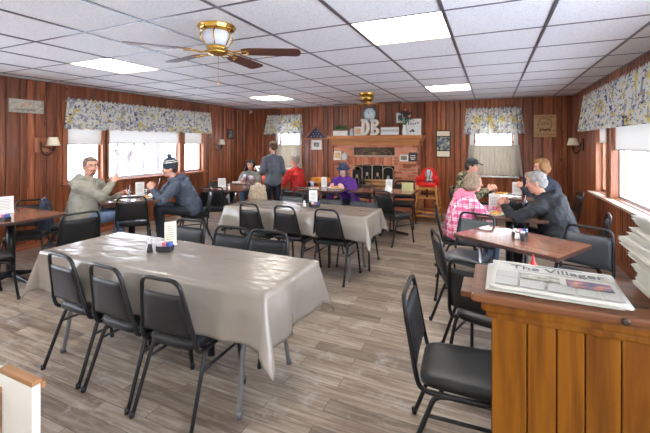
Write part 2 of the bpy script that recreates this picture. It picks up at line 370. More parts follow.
# windows: (a0, a1, z0, z1) along each wall
LW_ADDED = [(-1.7,2.0,.93,2.24)]; RW_ADDED = [(-1.6,2.9,.84,2.24)]; RE = [(-5.6,-2.9,.6,2.24),(-2.3,.9,.6,2.24)]  # side windows behind the camera are unseen, added to light the room
LW = [(3.80,4.42,.93,2.24), (4.52,6.22,.93,2.24), (6.34,6.95,.93,2.24)]
RW = [(6.46,7.02,.84,2.24), (3.5,6.22,.84,2.24)]
BW = [(-5.36,-4.70,.92,2.2), (-.37,.44,.9,2.2)]
def board_wall(name, axis, const, a0, a1, inward, holes, seed, mats, z0=0, z1=ZC, th=.14, wmin=.075, wmax=.19, extra=()):
    """vertical boards of random width with V grooves in front of a backing; inward = +1/-1 along the normal axis"""
    rnd = random.Random(seed); mb = MB()
    def pt(a, n, z): return (const-inward*n, a, z) if axis == 'x' else (a, const-inward*n, z)
    def slab(b0, b1, zz0, zz1, n0, n1, mi, r, bev=0):
        p, q = pt(b0, n0, zz0), pt(b1, n1, zz1)
        if not bev: mb.box(p, q, 0, mi, r); return
        # board front with chamfered long edges
        vs = []
        for z in (zz0, zz1):
            for a, n in ((b0, n1), (b0, n0+bev), (b0+bev, n0), (b1-bev, n0), (b1, n0+bev), (b1, n1)): vs.append(pt(a, n, z))
        fs = [(0,1,7,6),(1,2,8,7),(2,3,9,8),(3,4,10,9),(4,5,11,10)]
        if (axis == 'x') == (inward > 0): pass
        mb.add(vs, fs, False, mi, r)
    def segs(b0, b1, zz0, zz1):
        out = [(zz0, zz1)]
        for h in holes:
            if h[0] < b1-1e-4 and h[1] > b0+1e-4:
                nw = []
                for s0, s1 in out:
                    if h[2] > s0: nw.append((s0, min(s1, h[2])))
                    if h[3] < s1: nw.append((max(s0, h[3]), s1))
                out = nw
        return [x for x in out if x[1]-x[0] > .01]
    edges = [a0]
    while edges[-1] < a1-.1: edges.append(edges[-1]+rnd.uniform(wmin, wmax))
    edges[-1] = a1
    for b0, b1 in zip(edges[:-1], edges[1:]):
        r = rnd.random(); cuts = sorted({b0, b1} | {h[k] for h in holes for k in (0,1) if b0+.004 < h[k] < b1-.004})
        for c0, c1 in zip(cuts[:-1], cuts[1:]):
            for s0, s1 in segs(c0, c1, z0, z1): slab(c0+(.0028 if c0 == b0 else 0), c1-(.0028 if c1 == b1 else 0), s0, s1, 0, .02, 0, r, .012)
    cuts = sorted({a0-.14, a1+.14} | {h[k] for h in holes for k in (0,1)})
    for c0, c1 in zip(cuts[:-1], cuts[1:]):
        for s0, s1 in segs(c0, c1, z0-.02, z1+.14): slab(c0, c1, s0, s1, .014, th, 1, 0)
    return struct(mb.build(name, mats, recalc=False))
board_wall('wall_left', 'x', XL, YF, YB, 1, LW+LW_ADDED, 1, [M['panel'], M['groove']])
board_wall('wall_right', 'x', XR, YF, YB, -1, RW+RW_ADDED, 2, [M['panel'], M['groove']], wmin=.07, wmax=.13)
board_wall('wall_back', 'y', YB, XL, XR, -1, BW, 3, [M['panel'], M['groove']])
board_wall('wall_rear', 'y', YF, XL, XR, 1, [], 4, [M['plaster'], M['groove']])
mb = MB(); mb.box((XL-.15,YF-.15,-.1), (XR+.15,YB+.15,0)); struct(mb.build('floor', M['floor']))
for nm, a, b_ in (('baseboard_left', (XL,YF,0), (XL+.015,YB,.09)), ('baseboard_right', (XR-.015,YF,0), (XR,YB,.09)), ('baseboard_back', (XL+.015,YB-.015,0), (-3.62,YB,.09)), ('baseboard_rear', (XL+.015,YF,0), (XR-.015,YF+.015,.09))):
    mb = MB(); mb.box(a, b_, .004); struct(mb.build(nm, M['trimwoodh']))
mb = MB(); mb.box((-1.42,YB-.015,0), (XR-.015,YB,.09), .004); struct(mb.build('baseboard_back', M['trimwoodh']))
# corner posts / crown
mb = MB(); mb.box((XR-.03,YB-.03,.09), (XR-.001,YB-.001,ZC-.001)); struct(mb.build('trim_1', M['trimwood']))
mb = MB(); mb.box((XL+.001,YB-.03,.09), (XL+.03,YB-.001,ZC-.001)); struct(mb.build('trim_2', M['trimwood']))

# ceiling grid
GX = [-6.02+.0-.0]
GX = [.401-.7225*k for k in range(0, 10)][::-1]+[1.15]
GX = [x for x in GX if x > XL+.05]
GY = [3.52+.725*k for k in range(-8, 8)]
GY = [y for y in GY if YF+.05 < y < YB-.05]
LX = {(-4.66,-3.93), (-1.04,-.32)}
def cell_is_light(x0, x1, y0, y1):
    cx, cy = (x0+x1)/2, (y0+y1)/2
    return (abs(cx+.683) < .2 or abs(cx+4.3) < .2) and any(abs(cy-t) < .3 for t in (3.16-.0, 6.78, -.46))  # negative row is out of view behind the camera, added to brighten the room
mb = MB(); xs = [XL]+GX+[XR]; ys = [YF]+GY+[YB]; lights = []
for x0, x1 in zip(xs[:-1], xs[1:]):
    for y0, y1 in zip(ys[:-1], ys[1:]):
        if cell_is_light(x0, x1, y0, y1): lights.append((x0,x1,y0,y1)); continue
        mb.box((x0,y0,ZC), (x1,y1,ZC+.02))
mb.box((XL-.15,YF-.15,ZC+.2), (XR+.15,YB+.15,ZC+.25)); struct(mb.build('ceiling', M['tile']))
mb = MB()
for x in GX: mb.box((x-.013,YF,ZC-.006), (x+.013,YB,ZC+.001))
for y in GY: mb.box((XL,y-.009,ZC-.004), (XR,y+.009,ZC+.002))
mb.box((XL,YF,ZC-.008),(XL+.02,YB,ZC)); mb.box((XR-.02,YF,ZC-.008),(XR,YB,ZC)); mb.box((XL,YB-.02,ZC-.008),(XR,YB,ZC))
struct(mb.build('trim_3', M['tbar']))
M['diffuser'] = emis('light_diffuser', (1,.97,.92), LAMP)
M['cavity'] = simple('light_cavity', srgb(238,230,206), .5, var=.03)
names = {0:'recessed square ceiling light nearest the camera over the left side', 1:''}
for (x0,x1,y0,y1) in lights:
    left = x0 < -3
    if y0 < 0: lab = 'unseen recessed ceiling light added behind the camera, ' + ('left of the ceiling fan' if left else 'above the host counter')
    elif y0 < 4: lab = ('square recessed ceiling light to the left of the near ceiling fan' if left else 'largest and brightest recessed ceiling light, right of the near ceiling fan')
    else: lab = ('small far ceiling light near the left back corner above the standing woman' if left else 'far ceiling light nearest the high chair, beyond the largest light')
    t = thing('ceiling_light', lab, 'ceiling light', ((x0+x1)/2, (y0+y1)/2, ZC), 0, 'recessed ceiling lights')
    a, c = (x1-x0)/2-.013, (y1-y0)/2-.009; h = .13
    mb = MB(); e = .004
    mb.box((-a,-c,-.002),(-a+e,c,h)); mb.box((a-e,-c,-.002),(a,c,h)); mb.box((-a,-c,-.002),(a,-c+e,h)); mb.box((-a,c-e,-.002),(a,c,h)); mb.box((-a,-c,h),(a,c,h+e))
    mb.build('housing', M['cavity'], t)
    mb = MB(); mb.box((-a+.01,-c+.01,h-.02),(a-.01,c-.01,h-.004)); mb.build('diffuser', M['diffuser'], t)

M['sashw'] = simple('pale_blue_sash', srgb(206,216,226), .4)
# windows -----------------------------------------------------------
def window(name, axis, const, inward, h, double=True, mat=None, glass=True):
    a0,a1,z0,z1 = h; mat = mat or M['trimwood']
    def bx(mb, aa, n0, zz0, bb, n1, zz1, bev=.003):
        p = (const-inward*n0, aa, zz0) if axis == 'x' else (aa, const-inward*n0, zz0)
        q = (const-inward*n1, bb, zz1) if axis == 'x' else (bb, const-inward*n1, zz1)
        mb.box(p, q, bev)
    mb = MB()
    # casing (protrudes inside) and jambs
    bx(mb, a0-.07, -.022, z0-.02, a0+.012, .0, z1+.07); bx(mb, a1-.012, -.022, z0-.02, a1+.07, .0, z1+.07)
    bx(mb, a0+.012, -.022, z1-.012, a1-.012, 0, z1+.07)
    bx(mb, a0, 0, z0, a0+.012, .14, z1); bx(mb, a1-.012, 0, z0, a1, .14, z1); bx(mb, a0, 0, z1-.012, a1, .14, z1); bx(mb, a0, 0, z0, a1, .14, z0+.012)
    w = struct(mb.build(name, mat))
    mb = MB(); s = .035
    def sash(zz0, zz1, n):
        bx(mb, a0+.012, n, zz0, a0+.012+s, n+.03, zz1); bx(mb, a1-.012-s, n, zz0, a1-.012, n+.03, zz1)
        bx(mb, a0+.012, n, zz0, a1-.012, n+.03, zz0+s); bx(mb, a0+.012, n, zz1-s, a1-.012, n+.03, zz1)
    if double:
        zm = z0+(z1-z0)*.56; sash(z0+.012, zm+.018, .06); sash(zm-.018, z1-.012, .092)
    else: sash(z0+.012, z1-.012, .07)
    mb.build('sash', M['trimwood'] if double else M['sashw'], w)
    mb = MB(); bx(mb, a0+.04, .085, z0+.04, a1-.04, .088, z1-.04, 0); mb.build('window_pane', M['pane'], w)
    return w
window('window_1', 'x', XL, 1, LW[0]); window('window_2', 'x', XL, 1, LW[1], False); window('window_3', 'x', XL, 1, LW[2])
window('window_4', 'x', XR, -1, RW[0]); window('window_5', 'x', XR, -1, RW[1], False)
window('window_6', 'y', YB, -1, BW[0], mat=M['white']); window('window_7', 'y', YB, -1, BW[1], mat=M['white'])
window('added_window_8', 'x', XL, 1, LW_ADDED[0], False); window('added_window_9', 'x', XR, -1, RW_ADDED[0], False)  # unseen pair behind the camera, added for extra daylight
M['sillm'] = M['trimwoodh']
mb = MB(); mb.box((XL-.03,3.7,.90),(XL+.07,7.05,.93),.006); struct(mb.build('trim_4', M['sillm']))
mb = MB(); mb.box((XR-.10,3.4,.805),(XR+.03,7.16,.84),.006); struct(mb.build('trim_5', simple('pale_sill', srgb(216,190,168), .35)))
mb = MB(); mb.box((BW[0][0]-.09,YB-.06,.88),(BW[0][1]+.09,YB+.02,.91),.005); struct(mb.build('trim_6', M['white']))
mb = MB(); mb.box((BW[1][0]-.09,YB-.06,.86),(BW[1][1]+.09,YB+.02,.89),.005); struct(mb.build('trim_7', M['white']))
# roller blinds
def blind(axis, const, inward, a0, a1, zb, zt, label):
    t = thing('roller_blind', label, 'window blind', (0,0,0), 0, 'white roller blinds')
    def P(n, a, z): return (const-inward*n, a, z) if axis == 'x' else (a, const-inward*n, z)
    mb = MB(); mb.box(P(.03,a0+.02,zb+.02), P(.0315,a1-.02,zt-.02)); mb.build('blind_sheet', M['blind'], t)
    mb = MB(); mb.box(P(.024,a0+.018,zb), P(.038,a1-.018,zb+.025), .004); mb.build('bottom_bar', M['white'], t)
    mb = MB(); mb.tube([P(.03,a0+.015,zt-.03), P(.03,a1-.015,zt-.03)], .02, 10); mb.build('roller', M['white'], t)
blind('x', XL, 1, *LW[0][:2], 1.57, 2.2, 'white roller blind half down over the narrow window behind the bearded man')
blind('x', XL, 1, *LW[1][:2], 1.585, 2.2, 'wide white roller blind half down over the large left picture window')
blind('x', XL, 1, *LW[2][:2], 1.57, 2.2, 'white roller blind half down over the narrow left window nearest the back wall')
blind('x', XR, -1, *RW[0][:2], 1.60, 2.2, 'narrow white roller blind on the slim right wall window')
blind('x', XR, -1, *RW[1][:2], 1.50, 2.2, 'wide white roller blind half down over the large right window')

# gathered curtains ---------------------------------------------------
def gathered(name, label, cat, axis, const, inward, top, bot, z0, z1, mat, off=.06, amp=.034, wav=.095, seed=0, group=None, ruffle=True, rod=True, cat_rod=None):
    """top=(a0,a1) extent at the rod, bot=(a0,a1) at the hem"""
    rnd = random.Random(seed); t = thing(name, label, cat, (0,0,0), 0, group)
    Lw = bot[1]-bot[0]; n = int(Lw/.011); k = 14; vs = []; uvs = []
    ph = [rnd.uniform(0,6.28) for _ in range(4)]; s = 0
    for j in range(k+1):
        tj = j/k; z = z1+(z0-z1)*tj
        for i in range(n+1):
            ti = i/n; a = (top[0]+(top[1]-top[0])*ti)*(1-tj)+(bot[0]+(bot[1]-bot[0])*ti)*tj
            x = ti*Lw
            w = math.sin(2*PI*x/wav+ph[0]+.8*math.sin(2*PI*x/.37+ph[1]))
            w2 = math.sin(2*PI*x/(wav*.4)+ph[2])
            gather = math.exp(-((tj-.1)/.05)**2)
            am = amp*(.35+.65*tj)*(1-.7*gather)
            d = off+w*am+w2*.006*(1-tj)+.012*tj
            zz = z+(.008*math.sin(2*PI*x/.19+ph[3]) if j == k else 0)+((.012*w2+.01*w) if (j == 0 and ruffle) else 0)
            vs.append((const+inward*d, a, zz) if axis == 'x' else (a, const+inward*d, zz))
            uvs.append((x*1.5+seed*3.1, z))
    fs = [(j*(n+1)+i, j*(n+1)+i+1, (j+1)*(n+1)+i+1, (j+1)*(n+1)+i) for j in range(k) for i in range(n)]
    mb = MB(); mb.add(vs, fs, True); o = mb.build('fabric', mat, t)
    uvl = o.data.uv_layers.new(name='UVMap')
    for lp in o.data.loops: uvl.data[lp.index].uv = uvs[lp.vertex_index]
    md = o.modifiers.new('thick', 'SOLIDIFY'); md.thickness = .0015
    if rod:
        mb = MB(); zr = z1-(z1-z0)*.1 if ruffle else z1-.01
        P = lambda a: (const+inward*off, a, zr) if axis == 'x' else (a, const+inward*off, zr)
        W = lambda a: (const, a, zr) if axis == 'x' else (a, const, zr)
        mb.tube([W(top[0]+.005), P(top[0]+.005), P(top[1]-.005), W(top[1]-.005)], .006, 8); mb.build('rod', M['white'], t)
    return t
gathered('valance', 'long floral valance in yellow and blue above the left wall windows', 'valance', 'x', XL, 1, (3.76,7.10), (3.70,7.14), 1.83, 2.33, M['floral'], .09, seed=1, group='floral valances')
gathered('valance', 'long yellow and blue floral valance over the right wall window', 'valance', 'x', XR, -1, (3.3,7.45), (3.3,7.75), 1.80, 2.38, M['floral'], .10, amp=.03, seed=2, group='floral valances')
gathered('valance', 'short floral valance above the back window left of the fireplace', 'valance', 'y', YB, -1, (-5.66,-4.60), (-5.77,-4.56), 1.84, 2.36, M['floral'], .08, seed=3, group='floral valances')
gathered('valance', 'short floral valance above the back window right of the fireplace', 'valance', 'y', YB, -1, (-.50,.57), (-.56,.63), 1.79, 2.36, M['floral'], .08, seed=4, group='floral valances')
gathered('cafe_curtain', 'beige cafe curtain below the back window left of the fireplace', 'curtain', 'y', YB, -1, (-5.42,-4.62), (-5.40,-4.58), .94, 1.56, M['cafe'], .05, amp=.02, wav=.07, seed=5, group='beige cafe curtains', ruffle=False)
gathered('cafe_curtain', 'beige cafe curtain on the back window behind the man in the camouflage jacket', 'curtain', 'y', YB, -1, (-.46,.53), (-.50,.60), .90, 1.56, M['cafe'], .05, amp=.02, wav=.07, seed=6, group='beige cafe curtains', ruffle=False)

# ------------------------------------------------------------------ outside
mb = MB(); mb.box((-60,-40,-.6),(60,60,-.5)); o = struct(mb.build('ground_outside', M['snow']))
def tree(x, y, h, seed, label):
    rnd = random.Random(seed); t = thing('bare_tree', label, 'tree', (x,y,-.5), 0, 'bare trees outside the windows')
    a = MB(); b2 = MB()
    def br(p, d, l, r, lev):
        q = p+d*l; (a if lev < 2 else b2).tube([p, (p+q)/2+V((rnd.uniform(-.03,.03)*l,rnd.uniform(-.03,.03)*l,0)), q], [r, r*.8, r*.6], 5)
        if lev >= 5: return
        for k in range(3 if lev else 5):
            dd = (d+V((rnd.uniform(-1,1), rnd.uniform(-1,1), rnd.uniform(-.1,.7)))*.75).normalized()
            br(p+(q-p)*rnd.uniform(.6,1), dd, l*rnd.uniform(.55,.75), r*.55, lev+1)
    br(V((0,0,0)), V((0,0,1)), h*.36, h*.02, 0)
    a.build('trunk', M['bark'], t); b2.build('twigs', M['twig'], t)
tree(-21, 15.5, 5.5, 1, 'bare reddish tree outside the large left picture window, nearer the pole')
tree(-26, 21.5, 6.5, 2, 'bare tree further off seen through the right half of the left picture window')
tree(-17, 13.2, 4.6, 7, 'bare twiggy tree left of the utility pole outside the picture window')
tree(-30, 17, 6, 9, 'bare distant tree behind the utility pole')
tree(-24, 10.5, 4.0, 3, 'bare low tree seen through the left end of the picture window')
mb = MB(); mb.tube([(-16.5,14.6,-.5),(-16.5,14.6,6.5)], .11, 10); mb.tube([(-16.5,13.8,6.0),(-16.5,15.4,6.0)], .06, 6)
tag(mb.build('utility_pole', M['bark']), 'grey utility pole standing in the snow outside the left picture window', 'pole')
t = thing('outbuilding', 'pale clapboard building with snowy roof outside the right window', 'building', (14,22,-.5))
mb = MB(); mb.box((-4,-5,0),(4,5,2.6)); 
for k in range(16): mb.box((-4.03,-5.03,k*.16),(4.03,5.03,k*.16+.02))
mb.build('wall', M['siding'], t)
mb = MB(); mb.add([(-4.4,-5.3,2.5),(4.4,-5.3,2.5),(4.4,5.3,2.5),(-4.4,5.3,2.5),(0,-5.3,4.4),(0,5.3,4.4)], [(0,4,5,3),(1,2,5,4),(0,1,4),(3,5,2),(0,3,2,1)]); mb.build('roof', M['roofm'], t)
mb = MB(); mb.box((-4.06,-1,.9),(-4.0,0,1.9)); mb.build('window', M['soot'], t)

# ------------------------------------------------------------------ fireplace
FX0, FX1, FY = -3.52, -1.50, 8.36
fp = thing('fireplace', 'red brick fireplace with raised hearth on the back wall', 'fireplace', (-2.5,8.5,0))
def F(mb, name, mat, parent=fp):
    o = mb.build(name, mat); 
    o.parent = parent; o.matrix_parent_inverse = Matrix.Translation(-parent.location) if parent is fp else Matrix.Identity(4)
    return o
rnd = random.Random(11); mb = MB()
def course(x0, x1, y0, y1, z0, z1, shift, mi=0, bw=.2):
    x = x0-shift*bw*.5
    while x < x1-.005:
        a, c = max(x, x0), min(x+bw-.01, x1)
        if c-a > .02: mb.box((a,y0,z0),(c,y1,z1), .003, mi, rnd.random())
        x += bw
HZ = .37
OB0, OB1, OT = -2.99, -2.03, 1.07      # firebox opening
SC0, SC1 = 1.08, 1.27                 # soldier course
VT0, VT1 = 1.32, 1.50                 # vent plate
z = HZ; k = 0
while z < 1.54:
    z1_ = min(z+.056, 1.55)
    if z1_ < OT+.01:
        course(FX0, OB0, FY, FY+.09, z, z1_, k%2); course(OB1, FX1, FY, FY+.09, z, z1_, k%2)
    elif z1_ < SC1+.02: course(FX0, OB0, FY, FY+.09, z, z1_, k%2); course(OB1, FX1, FY, FY+.09, z, z1_, k%2)
    elif z > VT0-.03 and z1_ < VT1+.02: course(FX0, OB0-.02, FY, FY+.09, z, z1_, k%2); course(OB1+.02, FX1, FY, FY+.09, z, z1_, k%2)
    else: course(FX0, FX1, FY, FY+.09, z, z1_, k%2)
    # side faces
    y = FY+.1
    while y < YB-.03: mb.box((FX1-.09,y,z),(FX1,min(y+.19,YB-.001),z1_),.003,0,rnd.random()); mb.box((FX0,y,z),(FX0+.09,min(y+.19,YB-.001),z1_),.003,0,rnd.random()); y += .2
    z += .066; k += 1
x = OB0
while x < OB1-.02: mb.box((x,FY-.004,SC0),(min(x+.057,OB1),FY+.09,SC1),.003,0,rnd.random()); x += .066
# corbelled ledges
for a, c in ((FX0+.0, FX0+.42), (FX1-.42, FX1)): 
    course(a, c, FY-.10, FY, 1.135, 1.185, 0); course(a+.03, c-.03, FY-.05, FY, 1.075, 1.13, 1)
F(mb, 'brickwork', M['brick'])
mb = MB()
mb.box((FX0+.006,FY+.006,HZ),(OB0-.005,YB-.002,1.55)); mb.box((OB1+.005,FY+.006,HZ),(FX1-.006,YB-.002,1.55)); mb.box((OB0-.01,FY+.006,OT),(OB1+.01,YB-.002,1.55))
F(mb, 'mortar', M['mortar'])
mb = MB(); mb.box((OB0-.004,YB-.05,HZ),(OB1+.004,YB-.004,OT)); mb.box((OB0-.005,FY+.09,HZ),(OB0+.004,YB-.05,OT)); mb.box((OB1-.004,FY+.09,HZ),(OB1+.005,YB-.05,OT)); mb.box((OB0,FY+.09,OT-.01),(OB1,YB-.05,OT-.001)); mb.box((OB0,FY+.01,HZ),(OB1,YB-.05,HZ+.005))
F(mb, 'firebox', M['soot'])
mb = MB(); HX0, HX1, HY = -3.62, -1.435, 7.72
z = .005; k = 0
while z < HZ-.09:
    course(HX0, HX1, HY, HY+.09, z, z+.056, k%2)
    y = HY+.1
    while y < YB-.03: mb.box((HX1-.09,y,z),(HX1,min(y+.19,YB-.02),z+.056),.003,0,rnd.random()); mb.box((HX0,y,z),(HX0+.09,min(y+.19,YB-.02),z+.056),.003,0,rnd.random()); y += .2
    z += .066; k += 1
x = HX0-.02
while x < HX1: mb.box((x,HY-.03,HZ-.065),(min(x+.095,HX1+.02),YB-.46,HZ),.004,0,rnd.random()*.6); x += .1
mb.box((HX0+.006,HY+.006,.001),(HX1-.006,YB-.004,HZ-.01),0,1)
F(mb, 'hearth', [M['brick'], M['mortar']])
# vent plate with fan arch
mb = MB(); mb.box((OB0-.01,FY-.008,VT0),(OB1+.01,FY+.02,VT1),.003)
F(mb, 'vent_plate', M['bronze']); mb = MB()
cx = (OB0+OB1)/2
for r in (.13,.3,.42): mb.tube([(cx+r*math.cos(a)*1.0, FY-.012, VT0+.012+min(r*.42,.16)*math.sin(a)) for a in [PI*i/16 for i in range(17)]], .006, 6)
for a in [PI*i/8 for i in range(1,8)]: mb.tube([(cx,FY-.012,VT0+.012),(cx+.4*math.cos(a),FY-.012,VT0+.012+.15*math.sin(a))], .003, 5)
mb.box((cx-.04,FY-.02,VT0+.02),(cx+.04,FY-.006,VT0+.06),.004)
F(mb, 'vent_ornament', simple('vent_brass', srgb(150,124,84), .35, .8))
# mantel
t = thing('mantelpiece', 'long oak mantel shelf above the brick fireplace', 'mantel', (-2.51,8.5,1.55))
mb = MB(); mb.box((-1.13,-.30,.15),(1.13,.278,.225),.008); mb.build('shelf', M['mantel'], t)
mb = MB(); mb.box((-1.06,-.2,.0),(1.06,.278,.09),.006); mb.box((-1.09,-.25,.09),(1.09,.278,.15),.01); mb.build('beam', M['mantel'], t)
MZ = 1.775
# fire screen: four arched folding panels
t = thing('fire_screen', 'folding wrought iron fire screen with arched panels', 'fire screen', (-2.51,8.24,HZ))
for k in range(4):
    x0 = -.50+k*.25; mb = MB(); w = .24; h = .60+(.08 if k in (1,2) else 0); ys = .02*(k%2)
    mb.tube([(x0,ys,0),(x0,ys,h)]+[(x0+w/2-w/2*math.cos(a),.01,h+.08*math.sin(a)) for a in [PI*i/10 for i in range(1,10)]]+[(x0+w,.02-ys,h),(x0+w,.02-ys,0),(x0,ys,0)], .008, 6)
    for q in (.3,.7): mb.tube([(x0+w*q,.01,0),(x0+w*q,.01,h*.55)]+[(x0+w*.5+(w*(q-.5))*math.cos(a),.01,h*.55+.12*math.sin(a)) for a in [PI*i/8 for i in range(1,5)]], .005, 5)
    mb.sphere((x0+w/2,.01,h*.75), (.03,.01,.045), 8)
    mb.build('screen_panel', M['ironwork'], t)
    mb = MB(); mb.box((x0+.008,.012,.01),(x0+w-.008,.013,h)); mb.build('mesh', M['soot'], t)
# fire logs in holder
t = thing('log_holder', 'black iron log holder piled with split firewood on the hearth', 'log holder', (-2.30,7.95,HZ+.14))
mb = MB()
for y in (-.1,.1): mb.tube(bez([(-.34,y,.30),(-.30,y,.06),(0,y,.03),(.30,y,.06),(.34,y,.30)],5), .009, 6)
mb.tube([(-.3,-.1,.06),(-.3,.1,.06)],.009,6); mb.tube([(.3,-.1,.06),(.3,.1,.06)],.009,6)
for x in (-.2,.2):
    for y in (-.1,.1): mb.tube([(x,y,-.14),(x,y,.06)], .01, 6)
mb.build('cradle', M['black_metal'], t)
rl = random.Random(5)
for k, (x, z, rr) in enumerate([(0,.075,0),(0,.075,1),(.02,.16,0),(-.02,.16,1),(0,.235,0)]):
    tg = MB(); y = (-.05 if rr == 0 else .055)+(.02 if k == 4 else 0)
    tg.tube([(-.28+rl.uniform(-.02,.02),y,0),(0,y+.004,.004),(.28,y,0)], [.038,.042,.04], 7)
    tag(tg.build('firewood_log', M['log'], None, (-2.30+x,7.95,HZ+z+.15)), 'split firewood log resting in the iron holder on the hearth', 'log', 'split firewood in the holder')
# things on the ledges
def card(name, label, cat, x, y, z, w, h, d, mats, group=None, tilt=8, rotz=0, ink=True):
    t = thing(name, label, cat, (x,y,z), rotz, group); R = Matrix.Rotation(-math.radians(tilt), 4, 'X')
    mb = MB(); mb.box((-w/2,-d/2,0),(w/2,d/2,h),.004,0,0,R); mb.build('board', mats[0], t)
    if ink:
        mb = MB(); mb.box((-w*.36,-d/2-.002,h*.18),(w*.36,-d/2-.0005,h*.82),0,0,0,R); mb.build('printed_face', mats[1], t)
    return t
LZ = 1.187; M['photo0'] = simple('grey_print', srgb(120,116,108), .7, var=.6, scale=22)
card('plaque', 'small white plaque with rounded top, left one on the left brick ledge', 'plaque', -3.42, FY-.035, LZ, .19, .22, .02, [M['white'], M['cork']])
t = thing('jar_with_lid', 'white ceramic jar, right one on the left brick ledge', 'jar', (-3.22, FY-.045, LZ))
mb = MB(); mb.lathe([(.06,0),(.075,.01),(.08,.09),(.07,.15),(.034,.165)], n=16); mb.build('body', M['white'], t)
mb = MB(); mb.lathe([(.034,.16),(.036,.17),(.02,.185),(.008,.19),(.012,.2),(.003,.205)], n=16); mb.build('lid', M['white'], t)
card('framed_picture', 'small light framed picture on the right brick ledge', 'picture', -1.80, FY-.035, LZ, .19, .15, .02, [M['white'], M['photo0']], rotz=0)
t = card('box_sign', 'small black box sign on the right brick ledge', 'sign', -1.60, FY-.035, LZ, .19, .20, .03, [M['ink'], M['ink']])
mb = MB(); RT_ = Matrix.Rotation(-math.radians(8),4,'X')
for zz, w_ in ((.13,.055),(.085,.065),(.05,.04)): mb.tube([RT_@V((-w_+2*w_*i/24,-.018,zz+.009*math.sin(i*1.7))) for i in range(25)], .004, 5)
mb.build('lettering', M['paper'], t)

# ---- mantel top things
Y0 = 8.36
t = thing('planter_box', 'white footed planter box of green leaves at the left end of the mantel', 'planter', (-3.33,Y0,MZ))
mb = MB(); mb.box((-.19,-.06,0),(.19,.06,.12),.006)
for k in range(6): mb.box((-.17+k*.058,-.064,.03),(-.135+k*.058,-.058,.09))
mb.build('box', M['white'], t)
mb = MB(); rl = random.Random(3)
for k in range(260):
    c = V((rl.gauss(0,.09),rl.gauss(0,.03),.15+abs(rl.gauss(0,.045)))); c.x = max(-.2,min(.2,c.x)); c.y = max(-.07,min(.07,c.y)); d = V((rl.uniform(-1,1),rl.uniform(-1,1),rl.uniform(0,1))).normalized()*.035; e = d.cross(V((0,0,1))).normalized()*.012
    mb.add([c-d*.5, c+e, c+d, c-e], [(0,1,2,3)], False)
mb.build('foliage', M['leaf'], t)
t = thing('milk_jug', 'small grey white jug beside the planter on the mantel', 'jug', (-3.06,Y0,MZ))
mb = MB(); mb.lathe([(.045,0),(.055,.02),(.05,.09),(.03,.14),(.035,.17)], n=16); mb.build('body', simple('jug_grey', srgb(190,190,196), .3), t)
mb = MB(); mb.tube(bez([(.05,0,.04),(.085,0,.08),(.06,0,.14),(.034,0,.15)],5), .007, 6); mb.build('handle', M['white'], t)
card('box_sign', 'small cream sign just left of the letter D on the mantel', 'sign', -2.90, Y0, MZ, .18, .21, .04, [M['white'], M['cork']], tilt=3)
fontm = simple('letter_cream', srgb(226,216,200), .5); edgem = simple('letter_edge', srgb(70,56,46), .6)
def marquee(ch, x, label):
    t = thing('marquee_letter', label, 'letter', (x,Y0,MZ), 0, 'large cream letters on the mantel')
    # slab letter outlines drawn as polygons
    h = .39; w = .205; st = .07
    mb = MB()
    def bar(x0,z0,x1,z1): mb.box((x0,-.035,z0),(x1,.035,z1),.004)
    def bowl(z0, z1, x0, x1):
        cz = (z0+z1)/2; ro = (z1-z0)/2; n = 16; sx = (x1-x0)
        outer = [(x0+sx*math.cos(a), cz+ro*math.sin(a)) for a in [-PI/2+PI*i/n for i in range(n+1)]]
        inner = [(x0+(sx-st)*math.cos(a), cz+(ro-.062)*math.sin(a)) for a in [-PI/2+PI*i/n for i in range(n+1)]]
        vs = []; 
        for p, q in zip(outer, inner): vs += [(p[0],-.035,p[1]),(q[0],-.035,q[1]),(p[0],.035,p[1]),(q[0],.035,q[1])]
        fs = []
        for i in range(n):
            a = i*4; b_ = a+4; fs += [(a,a+1,b_+1,b_),(a+2,b_+2,b_+3,a+3),(a,b_,b_+2,a+2),(a+1,a+3,b_+3,b_+1)]
        fs += [(0,2,3,1),(n*4,n*4+1,n*4+3,n*4+2)]
        mb.add(vs, fs, False)
    bar(-w/2+.02,0,-w/2+.02+st,h); bar(-w/2,0,-w/2+.05,.055); bar(-w/2,h-.055,-w/2+.05,h); xm = -w/2+.02+st*.8
    if ch == 'D': bowl(0, h, xm, w/2+.01)
    else: bowl(0, h*.52, xm, w/2+.015); bowl(h*.5, h, xm, w/2)
    o = mb.build('letter_body', fontm, t); return t
marquee('D', -2.72, 'large cream marquee letter D on the mantel'); marquee('B', -2.49, 'large cream marquee letter B on the mantel')
t = thing('word_sign', 'long low white wood sign lettered FARMHOUSE on the mantel', 'sign', (-2.13,Y0,MZ))
mb = MB(); mb.box((-.215,-.012,.01),(.215,.012,.19),.002); mb.build('board', M['white'], t)
mb = MB(); 
for a, b_ in (((-.225,-.02,0),(.225,.014,.014)),((-.225,-.02,.186),(.225,.014,.2)),((-.225,-.02,0),(-.21,.014,.2)),((.21,-.02,0),(.225,.014,.2))): mb.box(a,b_,.002)
mb.build('frame', M['trimwood'], t); text('FARMHOUSE', 'lettering', .07, M['ink'], t, Matrix.Translation((0,-.014,.105)) @ Matrix.Rotation(PI/2,4,'X'))
t = thing('flower_vase', 'white pitcher with dark and pink flowers at the right end of the mantel', 'vase', (-1.77,Y0-.08,MZ))
mb = MB(); mb.lathe([(.05,0),(.065,.03),(.06,.12),(.04,.19),(.05,.23)], n=16); mb.build('pitcher', M['white'], t)
mb = MB(); st = MB(); fl = MB(); rl = random.Random(8)
